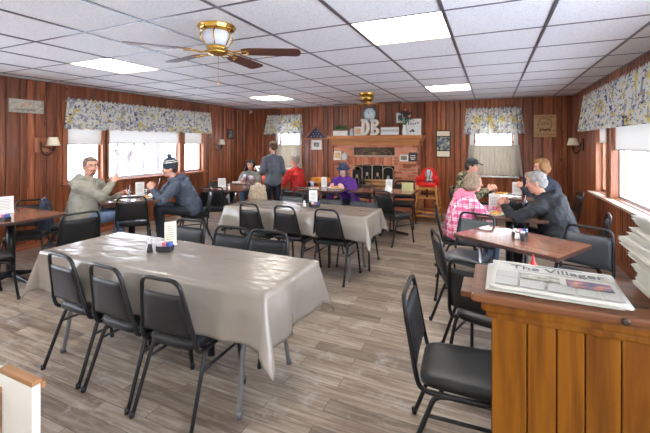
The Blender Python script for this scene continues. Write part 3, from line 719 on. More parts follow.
for k in range(16):
    e = V((rl.gauss(.03,.07),rl.uniform(-.04,.04),rl.uniform(.33,.56))); st.tube(bez([(0,0,.2),(e.x*.4,e.y*.4,.3),e],4), .003, 4)
    for q in range(16):
        c = e+V((rl.gauss(0,.028),rl.gauss(0,.02),rl.gauss(0,.028))); d = V((rl.uniform(-1,1),rl.uniform(-1,1),rl.uniform(-1,1))).normalized()*.03; f_ = d.cross(V((.3,.2,1))).normalized()*.012
        mb.add([c-d*.5,c+f_,c+d,c-f_],[(0,1,2,3)])
fl.sphere((.11,-.03,.42), .035, 8); fl.sphere((.02,-.03,.57),.02,8)
st.build('stems', M['leaf'], t); mb.build('dark_blooms', M['darkleaf'], t); fl.build('pink_bloom', M['pinkflower'], t)
t = thing('picture_board', 'square white picture board with bunting and a truck at the mantel right end', 'picture', (-1.63,Y0+.03,MZ))
R = Matrix.Rotation(-math.radians(5),4,'X')
mb = MB(); mb.box((-.20,-.012,0),(.20,.012,.37),.003,0,0,R); mb.build('board', M['white'], t)
mb = MB()
for k in range(6): x = -.13+k*.052; zz = .27-.03*math.sin(PI*k/5); mb.add([(x-.018,-.014,zz+.02),(x+.018,-.014,zz+.02),(x,-.014,zz-.025)], [(0,1,2)], False, 0, 0, R)
mb.tube([R@V((-.16+.32*i/10,-.014,.30-.03*math.sin(PI*i/10))) for i in range(11)], .003, 5)
mb.build('bunting', M['ink'], t)
mb = MB(); mb.box((-.05,-.016,.08),(.06,-.012,.105),0,0,0,R); mb.box((-.01,-.016,.105),(.035,-.012,.135),0,0,0,R); mb.lathe([(.012,0),(.012,.004)],n=10,T=R@Matrix.Translation((-.03,-.013,.078))@Matrix.Rotation(PI/2,4,'X')); mb.lathe([(.012,0),(.012,.004)],n=10,T=R@Matrix.Translation((.035,-.013,.078))@Matrix.Rotation(PI/2,4,'X')); mb.build('truck_drawing', M['ink'], t)
# wall clock
t = thing('wall_clock', 'round white wall clock with teal rim above the mantel', 'clock', (-2.74,YB-.001,2.31)); t.scale = (.86,1,.86)
R = Matrix.Rotation(PI/2,4,'X')
mb = MB(); mb.lathe([(.17,0),(.215,.0),(.215,.03),(.2,.045),(.18,.035),(.175,.02)], n=36, T=R, cap=False); mb.lathe([(.18,0),(.18,.004)],n=36,T=R); mb.build('rim', M['teal'], t)
mb = MB(); mb.lathe([(.178,.004),(.178,.028)], n=36, T=R); mb.build('dial', simple('dial', srgb(232,240,238), .4, var=.04), t)
mb = MB()
for k in range(12):
    a = k*PI/6; mb.obox((math.sin(a)*.148,-.0145,math.cos(a)*.148),(.01,.034,.03 if k%3==0 else .018), Matrix.Rotation(a,3,'Y'))
mb.build('hour_marks', M['ink'], t)
for nm, a, l_, w in (('hour_hand',-.5,.07,.012),('minute_hand',2.5,.11,.008)):
    mb = MB(); mb.obox((math.sin(a)*l_/2,-.030,math.cos(a)*l_/2),(w,.006,l_), Matrix.Rotation(a,3,'Y')); mb.build(nm, M['red_plastic'] if nm[0]=='m' else M['ink'], t)
# frames on walls ----------------------------------------------------
def wallpic(name, label, cat, axis, const, inward, a, z, w, h, fm, im, fw=.02, matw=0, mm=None, d=.02):
    rot = {('y',-1): 0, ('x',1): PI/2, ('x',-1): -PI/2}[(axis, inward)]
    loc = (a,const,z) if axis == 'y' else (const,a,z)
    t = thing(name, label, cat, loc, rot); mb = MB()
    for p, q in (((-w/2,-d,-h/2),(-w/2+fw,0,h/2)),((w/2-fw,-d,-h/2),(w/2,0,h/2)),((-w/2,-d,-h/2),(w/2,0,-h/2+fw)),((-w/2,-d,h/2-fw),(w/2,0,h/2))): mb.box(p,q,.003)
    mb.build('frame', fm, t)
    mb = MB(); mb.box((-w/2+fw,-d*.5,-h/2+fw),(w/2-fw,-.001,h/2-fw)); mb.build('mat' if matw else 'print', mm or im, t)
    if matw: mb = MB(); mb.box((-w/2+fw+matw,-d*.55,-h/2+fw+matw),(w/2-fw-matw,-d*.4,h/2-fw-matw)); mb.build('print', im, t)
    return t
m, nt, b = newmat('dark_photo'); v = coords(nt); n = N(nt,'ShaderNodeTexNoise',i_Scale=14.0,i_Detail=4.0); L(nt,v,n.inputs['Vector']); L(nt, ramp(nt,n.outputs['Fac'],[(.35,srgb(40,44,52)),(.5,srgb(110,120,130)),(.65,srgb(190,190,150))]), b.inputs['Base Color']); M['photo'] = m
wallpic('framed_picture', 'small white framed photograph below the flag display case', 'picture', 'y', YB, -1, -4.19, 1.555, .30, .26, M['paper'], M['photo'], .02, .05, M['paper'])
t = wallpic('framed_certificate', 'tall dark framed photograph with cream captions right of the fireplace', 'picture', 'y', YB, -1, -1.0, 1.58, .32, .62, M['bronze'], M['photo'], .022, .0)
mb = MB(); mb.box((-.137,-.0135,.16),(.137,-.011,.287)); mb.box((-.137,-.0135,-.287),(.137,-.011,-.16)); mb.build('caption_strip', M['shade'], t)
mb = MB(); mb.box((-.165,-.026,-.165),(.165,-.012,-.145),.002); mb.box((-.165,-.026,.16),(.165,-.012,.18),.002); mb.build('frame_bar', M['bronze'], t)
wallpic('framed_picture', 'small framed print high on the wall left of the mantel flowers', 'picture', 'y', YB, -1, -1.98, 2.2, .20, .24, M['white'], M['photo'], .02, .03, M['paper'])
wallpic('framed_picture', 'small dark framed picture beyond the sconce near the back left corner', 'picture', 'x', XL, 1, 7.97, 1.83, .22, .26, M['bronze'], M['photo'], .03)
t = wallpic('wall_plaque', 'square tan printed plaque between the right back window and the corner', 'plaque', 'y', YB, -1, 1.0, 1.95, .40, .46, M['cork'], M['cork'], .03)
mb = MB()
for k in range(8):
    for zz in (-.19,.175): mb.box((-.17+k*.045,-.024,zz),(-.155+k*.045,-.02,zz+.025))
mb.tube([(.12*math.cos(a),-.012,.03+.13*math.sin(a)) for a in [2*PI*i/24 for i in range(25)]], .005, 5)
for s_ in (-1,1): mb.tube(bez([(0,-.014,-.09),(s_*.05,-.014,-.065),(s_*.10,-.014,-.11)],5), .012, 6)
mb.box((-.09,-.014,.03),(.09,-.011,.045)); mb.box((-.06,-.014,.07),(.06,-.011,.08))
mb.build('printed_design', simple('brown_ink', srgb(110,74,48), .7), t)
t = wallpic('wall_sign', 'long low grey wooden sign high on the left wall', 'sign', 'x', XL, 1, 3.22, 2.15, .46, .20, simple('grey_wash', srgb(168,162,146), .6, var=.15), simple('grey_wash2', srgb(180,172,156), .6, var=.3, scale=25), .012, 0, None, .025)
mb = MB(); mb.tube([(-.15+.26*i/60,-.015,-.055+.014*math.sin(i*1.1)+.006*math.sin(i*.45)) for i in range(61)], .0035, 5); mb.build('lettering', M['inkgrey'], t)
mb = MB(); mb.sphere((0,-.012,.03),(.05,.004,.025),10); mb.build('emblem', simple('rose', srgb(220,170,150), .6), t)
# flag case
t = thing('flag_case', 'triangular wooden display case with a folded blue starred flag', 'flag case', (-4.19,YB,1.72))
mb = MB(); w, h = .36, .31
tri = [(-w,0),(w,0),(0,h)]
def tribar(p, q, wd):
    p, q = V((p[0],0,p[1])), V((q[0],0,q[1])); d = (q-p); a = math.atan2(d.z, d.x)
    mb.obox((p+q)/2+V((0,-.035,0)), (d.length,.07,wd), Matrix.Rotation(-a,3,'Y'), .003)
tribar((-w,0),(w,0),.03); tribar((-w+.04,0.01),(0,h),.028); tribar((w-.04,.01),(0,h),.028)
mb.box((-w-.01,-.09,-.03),(w+.01,0,-.01),.003)
mb.build('case', M['trimwood'], t)
mb = MB(); mb.add([(-w+.05,-.02,.012),(w-.05,-.02,.012),(0,-.03,h-.03),(0,-.05,h*.3)],[(0,1,3),(1,2,3),(2,0,3)],False); mb.build('folded_flag', M['navy'], t)
mb = MB()
for x, z in ((-.14,.05),(-.05,.06),(.05,.06),(.14,.05),(-.08,.12),(0,.13),(.08,.12),(-.03,.19),(.04,.19)):
    y = -.052
    mb.prism([(x+(.018 if i%2==0 else .007)*math.sin(i*PI/5), z+(.018 if i%2==0 else .007)*math.cos(i*PI/5)) for i in range(10)], .045, .047, T=Matrix.Rotation(PI/2,4,'X'))
mb.build('stars', M['white'], t)
# sconces
def sconce(axis, const, inward, a, z, label, plate=True):
    rot = PI/2 if inward == 1 else -PI/2
    t = thing('wall_sconce', label, 'wall sconce', (const,a,z), rot, 'wall sconces with cream shades')
    mb = MB(); mb.box((-.14,-.02,-.11),(.06,0,.11),.004) if plate else mb.box((-.03,-.018,-.11),(.03,0,.11),.004); mb.build('back_plate', M['trimwood'] if plate else M['bronze'], t)
    mb = MB(); mb.tube(bez([(-.05,-.03,.05),(-.05,-.05,-.10),(-.02,-.11,-.16),(.03,-.16,-.12),(.04,-.17,-.06)],6), .009, 8); mb.tube(bez([(-.05,-.02,.0),(-.03,-.07,-.03),(.04,-.12,-.06),(.04,-.17,-.06)],5), .007, 6)
    mb.lathe([(.008,-.1),(.03,-.075),(.035,-.06),(.012,-.055),(.012,.0),(.01,.02)], (.04,-.17,0), 14); mb.build('arm', M['bronze'], t)
    mb = MB(); mb.lathe([(.062,.12),(.095,-.01),(.093,-.01),(.060,.12)], (.04,-.17,.0), 24, cap=False); mb.build('lamp_shade', M['shade'], t)
sconce('x', XL, 1, 3.46, 1.57, 'wall sconce with cream shade on the left wall beside the bearded man')
sconce('x', XL, 1, 7.38, 1.57, 'wall sconce with cream shade on the left wall beyond the last window')
sconce('x', XR, -1, 7.95, 1.57, 'wall sconce with cream shade on the right wall near the back corner', False)
mb = MB(); mb.box((-.03,-.06,-.03),(.03,0,.03),.008); mb.sphere((0,-.07,-.02), .035, 12)
tag(mb.build('security_camera', M['white'], None, (XL+.12,YB-.001,2.49)), 'small white security camera high in the back left corner', 'camera')
# ------------------------------------------------------------------ ceiling fans
def fan(loc, rotz, label, bm_, blades, blade_l):
    t = thing('ceiling_fan', label, 'ceiling fan', loc, rotz, None)
    mb = MB(); mb.lathe([(.0,0),(.15,0),(.155,-.012),(.14,-.022),(.145,-.03),(.125,-.045),(.105,-.05)], n=36); mb.build('canopy', M['brass'], t)
    mb = MB(); mb.lathe([(.105,-.05),(.118,-.06),(.112,-.11),(.095,-.16),(.08,-.165)], n=36); mb.build('motor_bowl', M['whiteglass'] if bm_ else M['brass'], t)
    mb = MB(); mb.lathe([(.05,-.165),(.08,-.17),(.085,-.18),(.07,-.195),(.085,-.205),(.08,-.225),(.045,-.235),(.02,-.24)], n=28)
    for k in range(6): a = k*PI/3; mb.tube(bez([(.10*math.cos(a),.10*math.sin(a),-.045),(.135*math.cos(a),.135*math.sin(a),-.09),(.09*math.cos(a),.09*math.sin(a),-.165)],4), .006, 6)
    mb.build('hub', M['brass'], t)
    for k, a in enumerate(blades):
        R = Matrix.Rotation(a,4,'Z') @ Matrix.Translation((0,0,-.205)) @ Matrix.Rotation(math.radians(-10),4,'X')
        mb = MB(); 
        out = [(.20,-.045),(.26,-.062)]+[(blade_l-.04,-.072),(blade_l-.01,-.055),(blade_l,0),(blade_l-.01,.055),(blade_l-.04,.072)]+[(.26,.062),(.20,.045)]
        mb.prism(out, -.004, .004, T=R); bl = mb.build('blade', M['blade'], t)
        mb = MB()
        for s_ in (-1,1): mb.tube([R@p for p in bez([V((.07,s_*.01,0)),V((.12,s_*.03,-.015)),V((.17,s_*.02,-.008)),V((.25,s_*.035,-.008))],4)], .006, 6)
        mb.sphere(R@V((.25,0,-.008)), .012, 8); mb.build('blade_bracket', M['brass'], bl)
    if bm_:
        mb = MB(); mb.tube([(.04,-.03,-.23),(.04,-.03,-.46)], .0018, 5); mb.lathe([(.0,.0),(.006,.004),(.007,.02),(.003,.03)], (.04,-.03,-.49), 8); mb.build('pull_chain', M['brass'], t)
fan((-2.06,2.41,ZC-.001), 0, 'brass and white ceiling fan with dark blades above the front table', True, [.49, 1.66, 2.93, 3.98], .69)
fan((-2.18,6.80,ZC-.001), 0, 'brass ceiling fan seen edge on in front of the wall clock', False, [.1, PI/2+.1, PI+.1, 1.5*PI+.1], .66)
# ------------------------------------------------------------------ chairs
def make_chair(square=False, pad=None, label='', nm='dining_chair'):
    t = thing(nm, label, 'chair'); pad = pad or M['vinyl']
    tw, bw = (.185, .205) if square else (.135, .20)
    # seat
    mb = MB(); out = []
    base = [(-.195,.20),(-.205,-.02),(-.17,-.20),(.17,-.20),(.205,-.02),(.195,.20)]
    pl = rrect(-.20,-.205,.20,.205,.07,5)
    def wscale(y): return 1.0-.12*max(0,-y/.2)
    lv = [(.92,.415),(1.0,.425),(1.0,.452),(.96,.466),(.82,.474),(.5,.478),(.0,.479)]
    n = len(pl); vs = []; fs = []
    for s_, z in lv:
        for x, y in pl: vs.append((x*wscale(y)*s_, y*s_, z))
    for i in range(len(lv)-1):
        for j in range(n): a, b_ = i*n+j, i*n+(j+1)%n; fs.append((a,b_,b_+n,a+n))
    fs.append(tuple(range(n-1,-1,-1))); mb.add(vs, fs, True); mb.build('seat', pad, t)
    # back: plane tilted
    yb = lambda z: -.205-.075*(z-.44)/.4-.0
    zt = .84
    def bp(x, z, d=0): return V((x, yb(z)+d, z))
    def hw(z): return bw+(tw-bw)*max(0,min(1,(z-.46)/.38))
    # frame tube
    r = .0125; cr = .05 if square else .055
    left = [V((-.185,.17,.405)), V((-.19,-.10,.405)), V((-.195,-.185,.42)), bp(-bw,.48), bp(-hw(.6),.6), bp(-hw(.72),.72)]
    if square: top = [bp(-tw,zt-.08), bp(-tw+.012,zt-.03), bp(-tw+.05,zt-.002), bp(0,zt)]
    else: top = [bp(-tw-.008,zt-.05), bp(-tw+.01,zt-.018), bp(-tw+.05,zt), bp(0,zt)]
    half = left+top; full = half+[V((-p.x,p.y,p.z)) for p in half[-2::-1]]
    mb = MB(); mb.tube(bez(full,4), r, 8); mb.build('back_frame', M['black_metal'], t)
    # pad
    mb = MB(); z0, z1 = .505, (.775 if square else .755); rows = 10; vs = []; n2 = 12
    for s_ in (1,-1):
        for j in range(rows+1):
            z = z0+(z1-z0)*j/rows
            for i in range(n2+1):
                u = -1+2*i/n2; x = u*(hw(z)-.010)
                e = max(abs(u), abs(2*j/rows-1)); bulge = .013*(1-e**6)
                corner = 0
                vs.append(bp(x, z, s_*(.004+bulge) + .018*(1-u*u)*-0.3))
    fs = []; W_ = n2+1; O = (rows+1)*W_
    for j in range(rows):
        for i in range(n2):
            a = j*W_+i; fs.append((a+1,a,a+W_,a+W_+1)); fs.append((O+a,O+a+1,O+a+W_+1,O+a+W_))
    for j in range(rows):
        a = j*W_; fs.append((a,O+a,O+a+W_,a+W_)); a += n2; fs.append((O+a,a,a+W_,O+a+W_))
    for i in range(n2):
        fs.append((i,i+1,O+i+1,O+i)); a = rows*W_+i; fs.append((a+1,a,O+a,O+a+1))
    mb.add(vs, fs, True); mb.build('backrest', pad, t)
    for s_ in (-1,1):
        for pts in ([(s_*.185,.10,.40),(s_*.19,.155,.385),(s_*.20,.185,.30),(s_*.215,.225,.0)], [(s_*.185,-.06,.40),(s_*.19,-.125,.385),(s_*.20,-.165,.30),(s_*.215,-.275,.0)]):
            mb = MB(); mb.tube(bez(pts,4), .0125, 8); p = V(pts[-1]); mb.tube([p+V((0,0,.03)), p], .016, 8); mb.build('leg', M['black_metal'], t)
    mb = MB()
    for s_ in (-1,1): mb.tube([(s_*.185,-.12,.40),(s_*.185,.16,.40)], .0125, 8)
    mb.tube([(-.185,.12,.40),(.185,.12,.40)], .011, 8); mb.tube([(-.185,-.10,.40),(.185,-.10,.40)], .011, 8); mb.build('seat_frame', M['black_metal'], t)
    for s_ in (-1,1):
        mb = MB(); mb.tube([(s_*.2,.187,.30),(s_*.2,-.167,.30)], .009, 8); mb.build('stretcher', M['black_metal'], t)
    return t
CH_T = make_chair(False, nm='banquet_chair'); CH_S = make_chair(True, M['vinyl'], nm='dining_chair'); CH_G = make_chair(True, M['vinyl_grey'], nm='dining_chair')
def chair(src, x, y, dx, dy, label, group): return place(src, (x,y,0), face_rot(dx,dy), label, group)
g1 = 'banquet chairs at the front cloth covered table'
chair(CH_T, -2.66,1.83, .06,1, 'black trapezoid back chair, leftmost of three on the near side of the front table', g1)
chair(CH_T, -2.17,1.80, .04,1, 'black trapezoid back chair, middle of three on the near side of the front table', g1)
chair(CH_T, -1.71,1.79, -.04,1, 'black trapezoid back chair, rightmost of three on the near side of the front table', g1)
chair(CH_S, -2.70,2.50, 0,-1, 'black chair on the far side of the front table, behind the shakers and menu card', g1)
chair(CH_S, -2.13,2.42, 0,-1, 'black chair on the far side of the front table, middle of its three', g1)
chair(CH_S, -1.73,2.42, .05,-1, 'black chair on the far side of the front table, rightmost of its three', g1)
g2 = 'banquet chairs at the middle cloth covered table'
chair(CH_T, -2.74,4.10, .1,1, 'black trapezoid back chair, leftmost of three on the near side of the middle table', g2)
chair(CH_T, -2.24,4.12, .1,1, 'black trapezoid back chair, middle of three on the near side of the middle table', g2)
chair(CH_T, -1.70,4.12, .05,1, 'black trapezoid back chair, rightmost of three on the near side of the middle table', g2)
chair(CH_G, -2.80,4.72, 0,-1, 'grey chair on the far side of the middle table, in front of the standing woman', g2)
chair(CH_G, -2.16,4.70, 0,-1, 'grey chair on the far side of the middle table, half hidden by the menu card', g2)
chair(CH_G, -1.62,4.66, .05,-1, 'grey chair on the far side of the middle table, rightmost of its row', g2)
g3 = 'black dining chairs at the laminate tables'
chair(CH_S, -5.36,2.72, .75,-.65, 'black chair against the left wall behind the left table, facing the room', g3)
chair(CH_S, -4.34,2.64, -1,.22, 'black chair turned to the left table, its back toward the front table', g3)
chair(CH_S, -4.66,1.97, .1,1, 'black chair seat at the near side of the left table, cut by the photo edge', g3)
chair(CH_S, -4.80,3.81, -.72,.69, 'black chair before the window table, between the bearded man and the beanie man', g3)
chair(CH_S, -5.40,3.24, .60,.80, 'black chair under the bearded man in the grey hoodie', g3)
chair(CH_S, -4.46,4.66, -.66,-.75, 'black chair under the man in the striped beanie', g3)
chair(CH_S, -4.48,5.22, -.45,.89, 'black chair beyond the beanie man, tucked at the small table near the left wall', g3)
chair(CH_S, -5.15,6.02, .5,-.87, 'black chair on the far side of the small table by the last left window', g3)
chair(CH_S, -5.15,7.22, .25,-1, 'black chair under the dark haired woman at the back left table', g3)
chair(CH_S, -3.72,7.02, -1,.0, 'black chair under the person in the red jacket', g3)
chair(CH_S, -3.98,5.93, -.4,.9, 'chair carrying the cream coat in front of the standing woman', g3)
chair(CH_S, -2.86,5.80, .15,1, 'black chair in front of the table of the woman in purple', g3)
chair(CH_S, -2.42,6.80, -.5,-.86, 'black chair under the woman in the purple wrap', g3)
chair(CH_S, -1.44,5.93, .5,.87, 'black chair angled at the table before the fireplace, beyond the middle table end', g3)
chair(CH_S, -1.55,7.10, .1,-1, 'black chair between the table and the brick hearth', g3)
g4 = 'black dining chairs at the right hand tables'
chair(CH_G, -.24,4.02, -.35,-.94, 'grey backed empty chair in front of the person in pink plaid', g4)
chair(CH_S, -.36,4.82, 1,.15, 'black chair under the person in pink plaid', g4)
chair(CH_S, -.17,3.33, .86,.30, 'black chair at the left end of the bare right table, second from the camera', g4)
chair(CH_S, .00,2.78, .30,.95, 'black chair at the near side of the bare right table, half behind the newspapers', g4)
chair(CH_S, -.13,2.02, 1,.06, 'large black padded chair nearest the camera, beside the host counter', g4)
chair(CH_G, .66,3.78, -.50,-.86, 'grey backed chair at the right end of the bare right table', g4)
chair(CH_S, .86,4.85, -1,.15, 'black chair under the grey haired man in the black jacket', g4)
chair(CH_S, -.36,6.72, 1,-.1, 'black chair under the man in the camouflage jacket', g4)
chair(CH_S, .98,6.85, -1,-.05, 'black chair under the woman in dark blue with light brown hair', g4)
chair(CH_S, 1.12,3.02, -.9,.4, 'black chair by the right wall behind the stack of newspapers', g4)
# ------------------------------------------------------------------ laminate tables
def make_table(lx, ly, label, loc, rot, style='pedestal', group='brown laminate tables'):
    t = thing('dining_table', label, 'table', loc, rot, group)
    mb = MB(); mb.prism(rrect(-lx/2,-ly/2,lx/2,ly/2,.025,3), .732, .760); mb.build('tabletop', M['laminate'], t)
    mb = MB(); o1 = rrect(-lx/2-.003,-ly/2-.003,lx/2+.003,ly/2+.003,.028,3); n = len(o1); o2 = rrect(-lx/2+.01,-ly/2+.01,lx/2-.01,ly/2-.01,.02,3)
    vs = [(x,y,.728) for x,y in o1]+[(x,y,.756) for x,y in o1]+[(x,y,.728) for x,y in o2]
    mb.add(vs, [(i,(i+1)%n,(i+1)%n+n,i+n) for i in range(n)]+[((i+1)%n,i,i+2*n,(i+1)%n+2*n) for i in range(n)]); mb.build('edge_band', M['edge_dark'], t)
    if style == 'pedestal':
        mb = MB(); mb.tube([(0,0,.04),(0,0,.70)], .045, 14); mb.box((-.12,-.12,.70),(.12,.12,.731),.005); mb.build('column', M['black_metal'], t)
        for k in range(4):
            a = k*PI/2+(PI/4 if k < 0 else 0); mb = MB(); rr = (lx if k%2==0 else ly)*.40
            mb.tube(bez([(.03*math.cos(a),.03*math.sin(a),.07),(rr*.5*math.cos(a),rr*.5*math.sin(a),.045),(rr*math.cos(a),rr*math.sin(a),.02)],4), [.03,.03,.03,.028,.026,.024,.022,.021,.02][:9], 8); mb.build('foot', M['black_metal'], t)
    else:
        for sx in (-1,1):
            for sy in (-1,1):
                mb = MB(); x, y = sx*(lx/2-.13), sy*(ly/2-.09); sl = .0 if style == 'chrome' else .12
                mb.tube([(x-sx*sl,y,.728),(x,y,.0)], .014, 10); mb.tube([(x,y,.02),(x,y,.0)], .02, 10); mb.build('leg', M['chrome'], t)
    return t
make_table(.98,.70,'brown laminate table at the left photo edge',(-5.13,2.44,0),0)
make_table(.80,.74,'brown table beneath the large left picture window, between the bearded man and the beanie man',(-5.02,3.95,0),math.atan2(.77,.64))
make_table(.82,.66,'small brown table beside the left wall beyond the man in the beanie',(-4.46,5.62,0),.0)
make_table(.80,.72,'table on slanted chrome legs of the dark haired woman in the back left corner',(-4.72,6.60,0),0,'slant')
make_table(.78,.62,'brown table before the woman in the purple wrap',(-2.82,6.22,0),0)
make_table(1.08,.66,'brown table directly in front of the brick fireplace',(-1.74,6.42,0),0)
RT = make_table(.90,.62,'bare glossy brown table behind the host counter newspapers',(.215,3.655,0),math.atan2(-.466,.775))
mb = MB(); mb.tube([(-.2,-.26,.73),(-.2,-.26,0)], .013, 10); mb.build('chrome_leg', M['chrome'], RT)
make_table(.80,.60,'brown table hidden just behind the host counter, holding the red bottle',(.58,2.10,0),0)
R2 = make_table(.72,.86,'brown table between the person in pink plaid and the black jacket man',(.20,5.03,0),0)
mb = MB(); mb.tube([(.16,-.37,.73),(.16,-.37,0)], .013, 10); mb.build('chrome_leg', M['chrome'], R2)
make_table(.76,.80,'far brown table between the camouflage jacket man and the blue jacket woman',(.33,6.62,0),0)

# ------------------------------------------------------------------ folding tables and vinyl cloths
def folding_table(x0, x1, y0, y1, label):
    t = thing('folding_table', label, 'table', ((x0+x1)/2,(y0+y1)/2,0), 0, 'folding banquet tables'); a, c = (x1-x0)/2-.01, (y1-y0)/2-.01
    mb = MB(); mb.prism(rrect(-a,-c,a,c,.05,4), .715, .757); mb.build('tabletop', M['greymetal'], t)
    for sx in (-1,1):
        for sy in (-1,1):
            mb = MB(); mb.tube(bez([(sx*(a-.22),sy*.06,.70),(sx*(a-.22),sy*.08,.52),(sx*(a-.21),sy*(c-.10),.38),(sx*(a-.20),sy*(c-.06),.18),(sx*(a-.19),sy*(c-.03),.0)],5), .0155, 9); p = (sx*(a-.19),sy*(c-.03)); mb.tube([(p[0],p[1],.035),(p[0],p[1],0)], .02, 9); mb.build('leg', M['greymetal'], t)
        mb = MB(); mb.tube([(sx*(a-.21),-c+.1,.38),(sx*(a-.21),c-.1,.38)], .010, 8); mb.tube([(sx*(a-.22),0,.40),(sx*.15,0,.70)], .009, 8); mb.build('brace', M['greymetal'], t)
    return t
def cloth(x0, x1, y0, y1, drop, label, seed):
    rnd = random.Random(seed); Z = .766; step = .022
    ph = [rnd.uniform(0,6.28) for _ in range(8)]
    nx = int((x1-x0+2*drop)/step); ny = int((y1-y0+2*drop)/step); vs = []; fs = []
    for j in range(ny+1):
        Y = y0-drop+(y1-y0+2*drop)*j/ny
        for i in range(nx+1):
            X = x0-drop+(x1-x0+2*drop)*i/nx
            ex = max(x0-X, 0)+max(X-x1, 0); ey = max(y0-Y, 0)+max(Y-y1, 0)
            cx = min(max(X,x0),x1); cy = min(max(Y,y0),y1); sx = -1 if X < x0 else 1; sy = -1 if Y < y0 else 1
            r = math.hypot(ex, ey); q = noise.noise(V((X*2.2+seed, Y*5, 0))); cr = abs(noise.noise(V((X*5+Y*9, X*1.2-Y*2, seed))))
            if r <= 0:
                z = Z+.0012*q+.003*max(0,.12-cr)/.12*(.5+.5*noise.noise(V((X*3,Y*3,5+seed)))); vs.append((X,Y,z)); continue
            # rounded lip then hanging
            R_ = .012; k = min(r, R_*PI/2); out = R_*math.sin(k/R_); dn = R_*(1-math.cos(k/R_)); rest = max(0, r-k)
            phi = math.atan2(ey, ex); bump = math.sin(2*phi)
            u = X if ey > ex else Y
            s_ = (X*1.0 if ey >= ex else Y*1.0)
            wv = (.014*math.sin(s_*11+ph[0]+1.2*math.sin(s_*4+ph[1]))+.008*math.sin(s_*23+ph[2]))*(1-bump)
            flare = rest*(.05+.28*bump**1.5)+rest*1.4*wv/.3*.35+.0
            fl = out+max(0.002, flare+.018*min(1,rest/.1)*(1-bump)+wv*min(1,rest/.2)*.8)
            d = V((ex*sx, ey*sy)); d = d/ r if r else d
            # swing of the corner fold
            sw = .05*bump*rest*math.sin(6*phi+ph[3])
            zz = Z-dn-rest*(1-.05*bump)
            vs.append((cx+d.x*fl-d.y*sw, cy+d.y*fl+d.x*sw, max(zz,.2)))
    W_ = nx+1
    fs = [(j*W_+i, j*W_+i+1, (j+1)*W_+i+1, (j+1)*W_+i) for j in range(ny) for i in range(nx)]
    mb = MB(); mb.add(vs, fs, True); o = mb.build('tablecloth', M['cloth']); tag(o, label, 'tablecloth', 'grey vinyl tablecloths')
    md = o.modifiers.new('thick', 'SOLIDIFY'); md.thickness = .0015; md.offset = 1
    return o
folding_table(-3.19,-1.14,1.72,2.38,'grey folding table under the front grey cloth, its leg showing at the near right corner')
cloth(-3.19,-1.14,1.72,2.38,.30,'grey vinyl cloth on the large front table',3)
folding_table(-3.24,-1.29,3.96,4.60,'folding table under the middle grey cloth')
cloth(-3.24,-1.29,3.96,4.60,.27,'grey vinyl cloth on the middle table before the fireplace',9)

# ------------------------------------------------------------------ table top items
TZ = .762
def shaker(x, y, z, label, pepper=False, group='salt and pepper shakers'):
    t = thing('pepper_shaker' if pepper else 'salt_shaker', label, 'shaker', (x,y,z), 0, group)
    mb = MB(); mb.lathe([(.018,0),(.021,.004),(.019,.03),(.015,.055)], n=12); mb.build('jar', M['ink'] if pepper else M['paper'], t)
    mb = MB(); mb.lathe([(.016,.055),(.017,.07),(.012,.08),(.003,.083)], n=12); mb.build('cap', M['chrome'], t)
def caddy(x, y, z, rot, label):
    t = thing('sugar_caddy', label, 'caddy', (x,y,z), rot, 'sugar packet caddies')
    mb = MB(); w, d, h = .055, .035, .04
    for a, b_ in (((-w,-d,0),(w,d,.004)),((-w,-d,0),(w,-d+.003,h)),((-w,d-.003,0),(w,d,h)),((-w,-d,0),(-w+.003,d,h)),((w-.003,-d,0),(w,d,h))): mb.box(a,b_)
    mb.build('tray', M['ink'], t); rl = random.Random(int(x*100))
    for nm, mt, s0 in (('white_packets','paper',-.045),('pink_packets','pinkplastic',-.008),('blue_packets','blueplastic',.024)):
        mb = MB()
        for k in range(5): mb.obox((s0+k*.006,rl.uniform(-.004,.004),.036),(.003,.055,.062), Matrix.Rotation(rl.uniform(-.12,.12),3,'Y'))
        mb.build(nm, M[mt], t)
def card_stand(x, y, z, rot, label, w=.11, h=.20, mat='paper', tilt=4):
    t = thing('menu_card', label, 'menu card', (x,y,z), rot, 'standing menu cards'); R = Matrix.Rotation(-math.radians(tilt),4,'X')
    mb = MB(); mb.box((-w/2,-.001,.012),(w/2,.001,h),0,0,0,R); mb.build('card', M[mat], t)
    mb = MB()
    for k in range(7): mb.box((-w*.38,-.002,h*.25+k*h*.09),(w*.38*(1 if k%2 else .7),-.0012,h*.25+k*h*.09+.004),0,0,0,R)
    mb.build('printed_lines', M['inkgrey'], t)
    mb = MB(); mb.box((-w/2-.004,-.022,0),(w/2+.004,.022,.012),.003); mb.build('holder', M['whiteglass'], t)
def glass_cup(x, y, z, label, h=.13, r=.036, mat='glassware', straw=True, cat='glass', group='drinking glasses'):
    t = thing('drinking_glass' if cat == 'glass' else 'cup', label, cat, (x,y,z), 0, group)
    mb = MB(); mb.lathe([(.0,.002),(r*.78,.002),(r*.8,.0),(r,h),(r-.003,h),(r*.75,.008),(.0,.008)], n=18, cap=False); mb.build('body', M[mat], t)
    mb = MB(); mb.lathe([(0,.009),(r*.76,.009),(r*.9,h*.7),(0,h*.7)], n=18, cap=False); mb.build('drink', M['glassware'] if mat == 'glassware' else M['ink'], t)
    if straw: mb = MB(); mb.tube([(.0,0,.012),(.018,.0,h+.06)], .003, 6); mb.build('straw', M['paper'], t)
